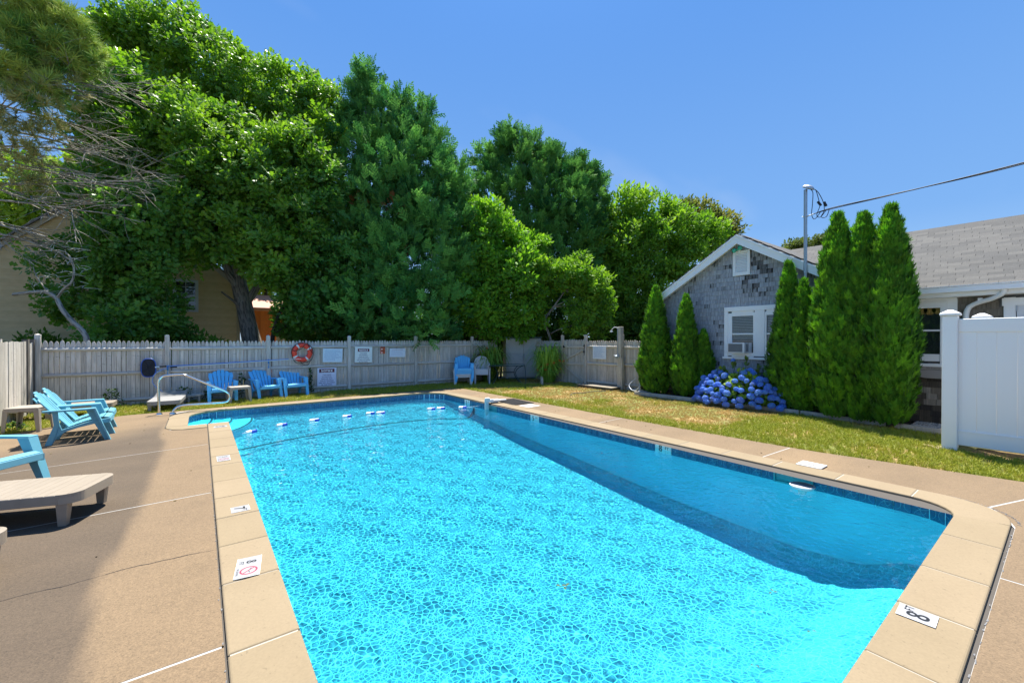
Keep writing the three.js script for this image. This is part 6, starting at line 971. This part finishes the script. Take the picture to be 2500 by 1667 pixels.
{
  const o = tree('cypress_tree', 'second cypress with several pointed tops, right of the gap');
  part(o, 'trunk', limb([[13.7, -.1, -16], [13.7, 4.1, -16], [13.2, 8.3, -16.4], [12.7, 11.8, -16.75]], .24, .03, 16, 9), barkM); boughs(o, [[13.7, 3, -16], [13.7, 5, -16], [13.3, 7.2, -16.3], [14.1, 7.7, -15.6]], LB.cedar2, barkM, .05, 8);
  crown(o, LB.cedar2, fronds, conifer, { per: 145, size: .60, clump: .34, a: [.03, .15, .03], b: [.22, .48, .085], up: .45, seed: 26, shell: .45 });
  crown(o, LB.cedar2.filter((q) => q[3] < .8 && q[1] > 7).map(([x, y, z, r], i) => [x + (i % 3 - 1) * .15, y + r * .9 - .8, z, .20]), fronds, conifer, { per: 900, size: .56, clump: .3, a: [.03, .15, .03], b: [.16, .38, .07], up: .85, squash: 3, seed: 126, name: 'spire' });
}
{
  const o = tree('lime_green_tree', 'bright lime green leafy tree standing before the two conifers');
  part(o, 'trunk', limb([[9.35, -.1, -15.6], [9.45, 1.5, -15.4], [9.66, 3.3, -15], [9.77, 5.8, -14.8]], .13, .03, 12, 8), barkM); boughs(o, [[9.45, 1.5, -15.4], [9.66, 3.3, -15], [9.77, 5.2, -14.8]], LB.lime, barkM, .045, 9);
  crown(o, LB.lime, roundS, matte, { per: 215, size: .30, a: [.12, .34, .010], b: [.27, .50, .020], up: .2, droop: .15, seed: 27, shell: .45 });
}
{
  const o = tree('cherry_tree', 'small round-headed tree with a thin crooked trunk behind the fence');
  part(o, 'trunk', limb([[11.7, -.1, -12.95], [11.63, 1.6, -12.91], [11.42, 2.4, -13.05], [11.7, 3.0, -12.8], [12.1, 3.8, -12.4]], .075, .03, 14, 8), barkM); boughs(o, [[11.63, 1.9, -12.9], [11.7, 3, -12.8], [12.1, 3.6, -12.4]], LB.cherry, barkM, .03, 10);
  crown(o, LB.cherry, roundS, matte, { per: 300, size: .25, a: [.13, .31, .010], b: [.28, .47, .022], up: .2, seed: 28, shell: .4 });
}
{
  const o = tree('leafy_tree', 'wide yellow-green tree with visible branches left of the cottage gable');
  part(o, 'trunk', limb([[17.4, -.1, -13.3], [17.36, 1.6, -13.25], [17.2, 3.5, -13], [17.6, 6, -12.6]], .17, .05, 12, 8), barkM); boughs(o, [[17.3, 2.2, -13.2], [17.2, 3.5, -13], [17.5, 5, -12.8]], LB.maple, deadM, .06, 11);
  crown(o, LB.maple, roundS, matte, { per: 165, size: .34, a: [.12, .30, .010], b: [.28, .47, .022], up: .25, seed: 29, shell: .45 });
}
{
  const o = tree('rusty_tree', 'distant olive tree with rusty tips peeking above the cottage roof');
  part(o, 'trunk', limb([[27, -.1, -14.6], [27, 5, -14.6], [27, 9, -14.6]], .25, .06, 8, 8), barkD); crown(o, LB.rust, roundS, matte, { per: 130, size: .40, a: [.10, .16, .02], b: [.26, .26, .045], up: .35, seed: 30, shell: .5 });
}
for (const [k, l, s] of [['behind1', 'small treetop showing over the roof left of the service mast', 31], ['behind2', 'small treetop showing over the roof right of the service mast', 32]]) { const o = tree('far_treetop', l), [x, , z] = LB[k][0]; part(o, 'trunk', limb([[x + .3, 0, z], [x + .3, 4, z], [x + .3, 7.2, z]], .14, .04, 6, 6), barkD); crown(o, LB[k], roundS, matte, { per: 420, size: .30, a: [.075, .12, .018], b: [.15, .20, .03], seed: s }); }
{
  const o = thing('understory_shrubs', 'dark shrubs filling the space under the trees behind the fence', 'shrub'); o.userData.kind = 'stuff';
  part(o, 'stems', LB.hedge.map(([x, y, z]) => limb([[x, -.1, z], [x + .1, y * .6, z], [x, y, z]], .05, .02, 4, 5)), barkD);
  crown(o, LB.hedge.concat(LB.hedge.map(([x, y, z, r]) => [x + .5, y - .75, z - .3, r])).concat([[4.2, 2.0, -19.5, .9], [5.6, 1.9, -18.8, .9], [7.0, 2.1, -18.2, .9], [8.4, 2.1, -17.4, .9], [6.3, 3.4, -18.6, 1], [4.6, 3.6, -19.6, 1], [2.9, 2.2, -18, .6], [4.6, 1.7, -17.2, .6], [7.9, 1.7, -15.6, .6], [-4.2, 1.2, -19.5, .6], [.2, 1.2, -17.6, .5], [-.4, 1.3, -17.9, .5], [-1.2, 1.4, -18, .6]]), roundS, matte, { per: 230, size: .30, a: [.07, .19, .014], b: [.19, .36, .024], seed: 33 });
}
{
  const o = tree('background_tree', 'sunlit light green tree far behind the tan house at the left'); part(o, 'trunk', limb([[-6.5, -.1, -32.6], [-6.5, 5, -32.6], [-6.4, 9, -32]], .3, .06, 8, 8), barkD); crown(o, LB.leftbright, roundS, matte, { per: 65, size: .48, a: [.2, .40, .018], b: [.36, .48, .03], seed: 34 });
  const q = tree('background_tree', 'sunlit light green tree seen behind the oak trunk above the orange shed'); part(q, 'trunk', limb([[3, -.1, -27.5], [3, 3, -27.5], [3, 6, -27.5]], .2, .05, 6, 7), barkD); crown(q, LB.midbright.map(([x, y, z, r]) => [x + .2, y + .4, z - 2.4, r * 1.15]), roundS, matte, { per: 160, size: .40, a: [.2, .34, .018], b: [.36, .48, .03], seed: 35 });
  const w = tree('bare_twig_tree', 'thin bare twigs with sparse yellow leaves between the two conifers'), gs = [], rg = rng(88); for (let i = 0; i < 26; i++) { const a = 9.9 + rg() * 1.6, z = -19.2 + (a - 9.9) * .7; gs.push(limb([[10.6, 4 + rg() * 3, -18.7], [a * .5 + 5.3, 8, z], [a, 9.4 + rg() * 2.0, z]], .012, .004, 5, 4)); } part(w, 'twig', gs, barkM); part(w, 'trunk', limb([[10.6, -.1, -18.7], [10.6, 4, -18.7], [10.6, 7, -18.7]], .1, .03, 6, 6), barkM); crown(w, [[10.7, 8.6, -18.7, .9], [11.2, 7.6, -18.5, .7]], roundS, matte, { per: 40, size: .26, a: [.2, .2, .03], b: [.26, .22, .05], seed: 36 });
}
// pitch pine at the left edge with tufted needles, bare twigs and a lichen-grey dead bough
{
  const o = tree('pine_tree', 'pine at the upper left with needle tufts above a tangle of bare twigs'), rg = rng(99);
  part(o, 'trunk', limb([[-5.5, -.1, -18.5], [-5.55, 3, -18.5], [-5.3, 7, -18.3], [-5.0, 10, -18.1], [-4.6, 12, -17.8]], .26, .08, 16, 10), barkM);
  const from = [[-5.4, 5, -18.4], [-5.3, 7, -18.3], [-5.1, 9, -18.2], [-4.9, 10.5, -18]];
  boughs(o, from, LB.pine, deadM, .045, 12);
  const tw = [], big = [];
  const twig = (p, d, L, r, lev) => { const e = p.clone().addScaledVector(d, L), m = p.clone().lerp(e, .5).add(V(rg() - .5, rg() - .5, rg() - .5).multiplyScalar(L * .16)); (lev > 1 ? big : tw).push(limb([p.toArray(), m.toArray(), e.toArray()], r, r * .4, lev > 1 ? 6 : 3, lev > 1 ? 6 : 4)); if (lev > 0) for (let k = 0; k < (lev > 1 ? 9 : 6); k++) { const t = .2 + .8 * rg(), q = p.clone().lerp(e, t).add(V(0, (rg() - .5) * .03, 0)), nd = d.clone().add(V((rg() - .5) * 1.7, (rg() - .5) * .8, (rg() - .5) * 1.5)).normalize(); twig(q, nd, L * (.28 + .28 * rg()), r * .42, lev - 1); } };
  for (const [y, tx, ty, tz] of [[9.2, -2.3, 8.9, -16.8], [8.4, -2.4, 7.7, -16.9], [8.8, -3.1, 8.5, -16.6], [7.6, -2.2, 6.9, -16.7], [7.2, -2.9, 6.2, -16.5], [6.6, -2.0, 6.1, -16.6], [6.2, -3.2, 5.3, -16.4], [5.6, -2.4, 5.2, -16.3], [5.2, -3.3, 4.4, -16.4], [7.9, -3.4, 7.5, -17.3], [6.9, -3.0, 7.1, -17.2], [4.6, -3.0, 4.0, -16.6], [9.8, -2.4, 9.4, -17.1], [5.9, -1.4, 6.3, -16.3]]) { const p = V(-5.2, y, -18.25), d = V(tx, ty, tz).sub(p), L = d.length(); twig(p, d.normalize(), L, .038, 2); }
  part(o, 'limb', big, deadM); stuff(part(o, 'twigs', tw, deadM));
  const needle = MP(1, 1, 1, { roughness: .8, side: THREE.DoubleSide, transmission: .15, thickness: 0 });
  crown(o, LB.pine, tufts, needle, { per: 300, size: .30, clump: .26, a: [.11, .27, .03], b: [.52, .58, .10], up: .3, seed: 41, shell: .3, name: 'needles' });
  crown(o, LB.pinedead, tufts, needle, { per: 150, size: .22, clump: .5, a: [.26, .28, .07], b: [.48, .42, .14], up: .2, seed: 42, shell: .2, name: 'brown_needles' });
  const db = thing('dead_bough', 'lichen-grey dead bough bending up over the fence at the left', 'dead branch'), dg = [];
  part(db, 'stem', limb([[-2.42, .6, -15.75], [-2.43, 1.5, -15.8], [-2.52, 1.85, -15.87], [-2.8, 2.2, -16.05], [-3.0, 2.52, -16.2], [-3.1, 2.75, -16.35], [-3.35, 2.93, -16.45], [-4.0, 2.85, -16.9]], .075, .04, 22, 9, .06), deadM);
  part(db, 'branch', [limb([[-3.1, 2.75, -16.35], [-2.95, 3.0, -16.2], [-2.75, 3.2, -16.0], [-2.72, 3.6, -16.0], [-2.9, 4.0, -16.1], [-3.4, 4.0, -16.4]], .035, .012, 14, 7), limb([[-3.2, 2.8, -16.4], [-3.5, 3.3, -16.6], [-3.6, 3.6, -16.7]], .025, .01, 6, 6)], deadM);
  const rt = rng(43); for (let i = 0; i < 80; i++) { const t = rt(), b = [[-2.75, 3.05, -16.0], [-2.72, 3.55, -16.0], [-3.3, 3.3, -16.4], [-3.5, 2.95, -16.5], [-2.9, 3.95, -16.1]][i % 5], p = V(b[0] + (rt() - .5) * .5, b[1] + (rt() - .5) * .35, b[2] + (rt() - .5) * .3), e = p.clone().add(V((rt() - .3) * .5, (rt() - .4) * .25, (rt() - .5) * .3)); dg.push(limb([p.toArray(), p.clone().lerp(e, .5).add(V(0, .03 * rt(), 0)).toArray(), e.toArray()], .008, .003, 3, 4)); }
  part(db, 'twigs', dg, M(.42, .44, .39, { roughness: 1 }));
}
weed('fence_vine', 'narrow leafy vine climbing the fence left of the lower notice', 2.78, -14.33, .10, .72, 130, 201, 'vine');
weed('fence_vine', 'dark leafy vine behind the first blue chair at the fence', .95, -14.3, .16, .66, 120, 202, 'vine');
weed('weed', 'low green weeds at the fence right of the grey lounger', -.35, -14.25, .3, .34, 120, 203);
weed('weed', 'leafy weed at the fence behind the far beige lounger', -1.75, -14.1, .28, .42, 130, 204);
weed('weed', 'small weed at the fence beside the handrail', .15, -14.3, .16, .24, 50, 205);
weed('weed', 'green tuft at the left deck edge under the side table', -2.75, -11.55, .22, .12, 70, 206);

// ---------------------------------------------------------------- neighbours beyond the fence
{
  const o = thing('tan_house', 'tan clapboard house behind the oaks at the left', 'house', [0, 0, 0]), z = -21, sid = [[.70, .54, .30], [.67, .52, .285], [.72, .565, .32]].map((c) => M(...c, { map: T.siding, roughness: .8 })), ax = -2.45, ay = 7.5, sl = .985, xl = -6.6, xr = 1.33;
  const top = (x) => ay - Math.abs(x - ax) * sl;
  part(o, 'wall', buv(ext([[xl, 0], [xr, 0], [xr, top(xr)], [ax, ay], [xl, top(xl)]], 9).translate(0, 0, z - 9.03)), M(.30, .25, .15));
  const half = (y) => { const e = ay - y; return e / sl; };
  for (let k = 0; k < 56; k++) { const y = 1.0 + k * .115; if (y > ay - .2) break; const a = Math.max(xl, ax - half(y + .11)), b = Math.min(xr, ax + half(y + .11)); if (b - a < .2) break; const g = hexa([[a, y, z + .014], [b, y, z + .014], [b, y, z - .01], [a, y, z - .01]], [[a, y + .118, z + .003], [b, y + .118, z + .003], [b, y + .118, z - .01], [a, y + .118, z - .01]]); part(o, 'clapboard', buv(g, 1, k * .3, k * .17), sid[k % 3]); }
  part(o, 'foundation', bx(xr - xl, 1.0, .04, (xl + xr) / 2, .5, z - .02), M(.10, .08, .06)); part(o, 'corner_board', rbx(.12, top(xr) - 1, .04, xr - .05, 1 + (top(xr) - 1) / 2, z + .02, .004), M(.40, .34, .22));
  for (const s of [-1, 1]) { const xe = s < 0 ? xl - .3 : xr + .35, ye = top(xe) + .06; part(o, 'rake_board', ext([[ax, ay + .1], [xe, ye + .04], [xe, ye - .16], [ax, ay - .12]], .05).translate(0, 0, z + .03), M(.48, .45, .38)); part(o, 'roof', ext([[ax, ay + .16], [xe, ye + .1], [xe, ye + .03], [ax, ay + .08]], 9.4).translate(0, 0, z - 9.2), M(.2, .19, .18, { map: T.gran })); }
  const wd = (x0, x1, y0, y1) => { const w = part(o, 'window', [rbx(.1, y1 - y0, .06, x0 + .05, (y0 + y1) / 2, z + .035, .005), rbx(.1, y1 - y0, .06, x1 - .05, (y0 + y1) / 2, z + .035, .005), rbx(x1 - x0, .1, .062, (x0 + x1) / 2, y1 - .05, z + .036, .005), rbx(x1 - x0, .08, .07, (x0 + x1) / 2, y0 + .04, z + .038, .005), bx(x1 - x0 - .2, .05, .03, (x0 + x1) / 2, (y0 + y1) / 2, z + .032)], M(.50, .55, .58)); part(w, 'pane', bx(x1 - x0 - .2, y1 - y0 - .18, .01, (x0 + x1) / 2, (y0 + y1) / 2, z + .018), MP(.03, .035, .04, { roughness: .04, clearcoat: 1 })); part(w, 'muntin', [bx(.02, y1 - y0 - .2, .012, (x0 + x1) / 2, (y0 + y1) / 2, z + .028), bx(x1 - x0 - .2, .02, .013, (x0 + x1) / 2, y1 - .28, z + .028)], M(.5, .55, .58)); };
  wd(-.86, -.06, 2.75, 4.02); wd(-2.3, -1.5, 4.6, 5.7);
  const s = thing('orange_shed', 'bright orange vertical-board shed behind the big oak trunk', 'shed', [0, 0, 0]), om = [[.62, .17, .022], [.56, .15, .02], [.66, .19, .03]].map((c) => M(...c, { map: T.siding, roughness: .75 }));
  for (let i = 0; i < 15; i++) part(s, 'board', buv(rbx(.148, 3.1, .03, 1.72 + i * .15, 1.55, -24, .004), 1, i * .3, 0), om[i % 3]);
  part(s, 'side_wall', bx(.04, 3.1, 2.6, 3.9, 1.55, -25.3), om[1]); part(s, 'trim', rbx(2.6, .1, .05, 2.75, 3.12, -23.97, .005), M(.5, .3, .2));
  part(s, 'roof', buv(hexa([[1.4, 3.15, -23.8], [4.1, 3.15, -23.8], [4.1, 4.0, -26.4], [1.4, 4.0, -26.4]], [[1.4, 3.22, -23.8], [4.1, 3.22, -23.8], [4.1, 4.07, -26.4], [1.4, 4.07, -26.4]])), M(.55, .27, .2, { map: T.gran }));
  const c = thing('tan_wall', 'low pale beige wall seen just above the fence by the ring', 'wall', [0, 0, 0]); part(c, 'wall_panel', buv(bx(4.5, 2.05, .2, 5.2, 1.0, -23)), M(.55, .46, .36, { map: T.siding })); part(c, 'coping', rbx(4.6, .08, .3, 5.2, 2.06, -23, .01), M(.5, .45, .4));
}

scene.traverse((o) => { if (o.isMesh) { o.castShadow = true; o.receiveShadow = true; } });
renderer.render(scene, camera);
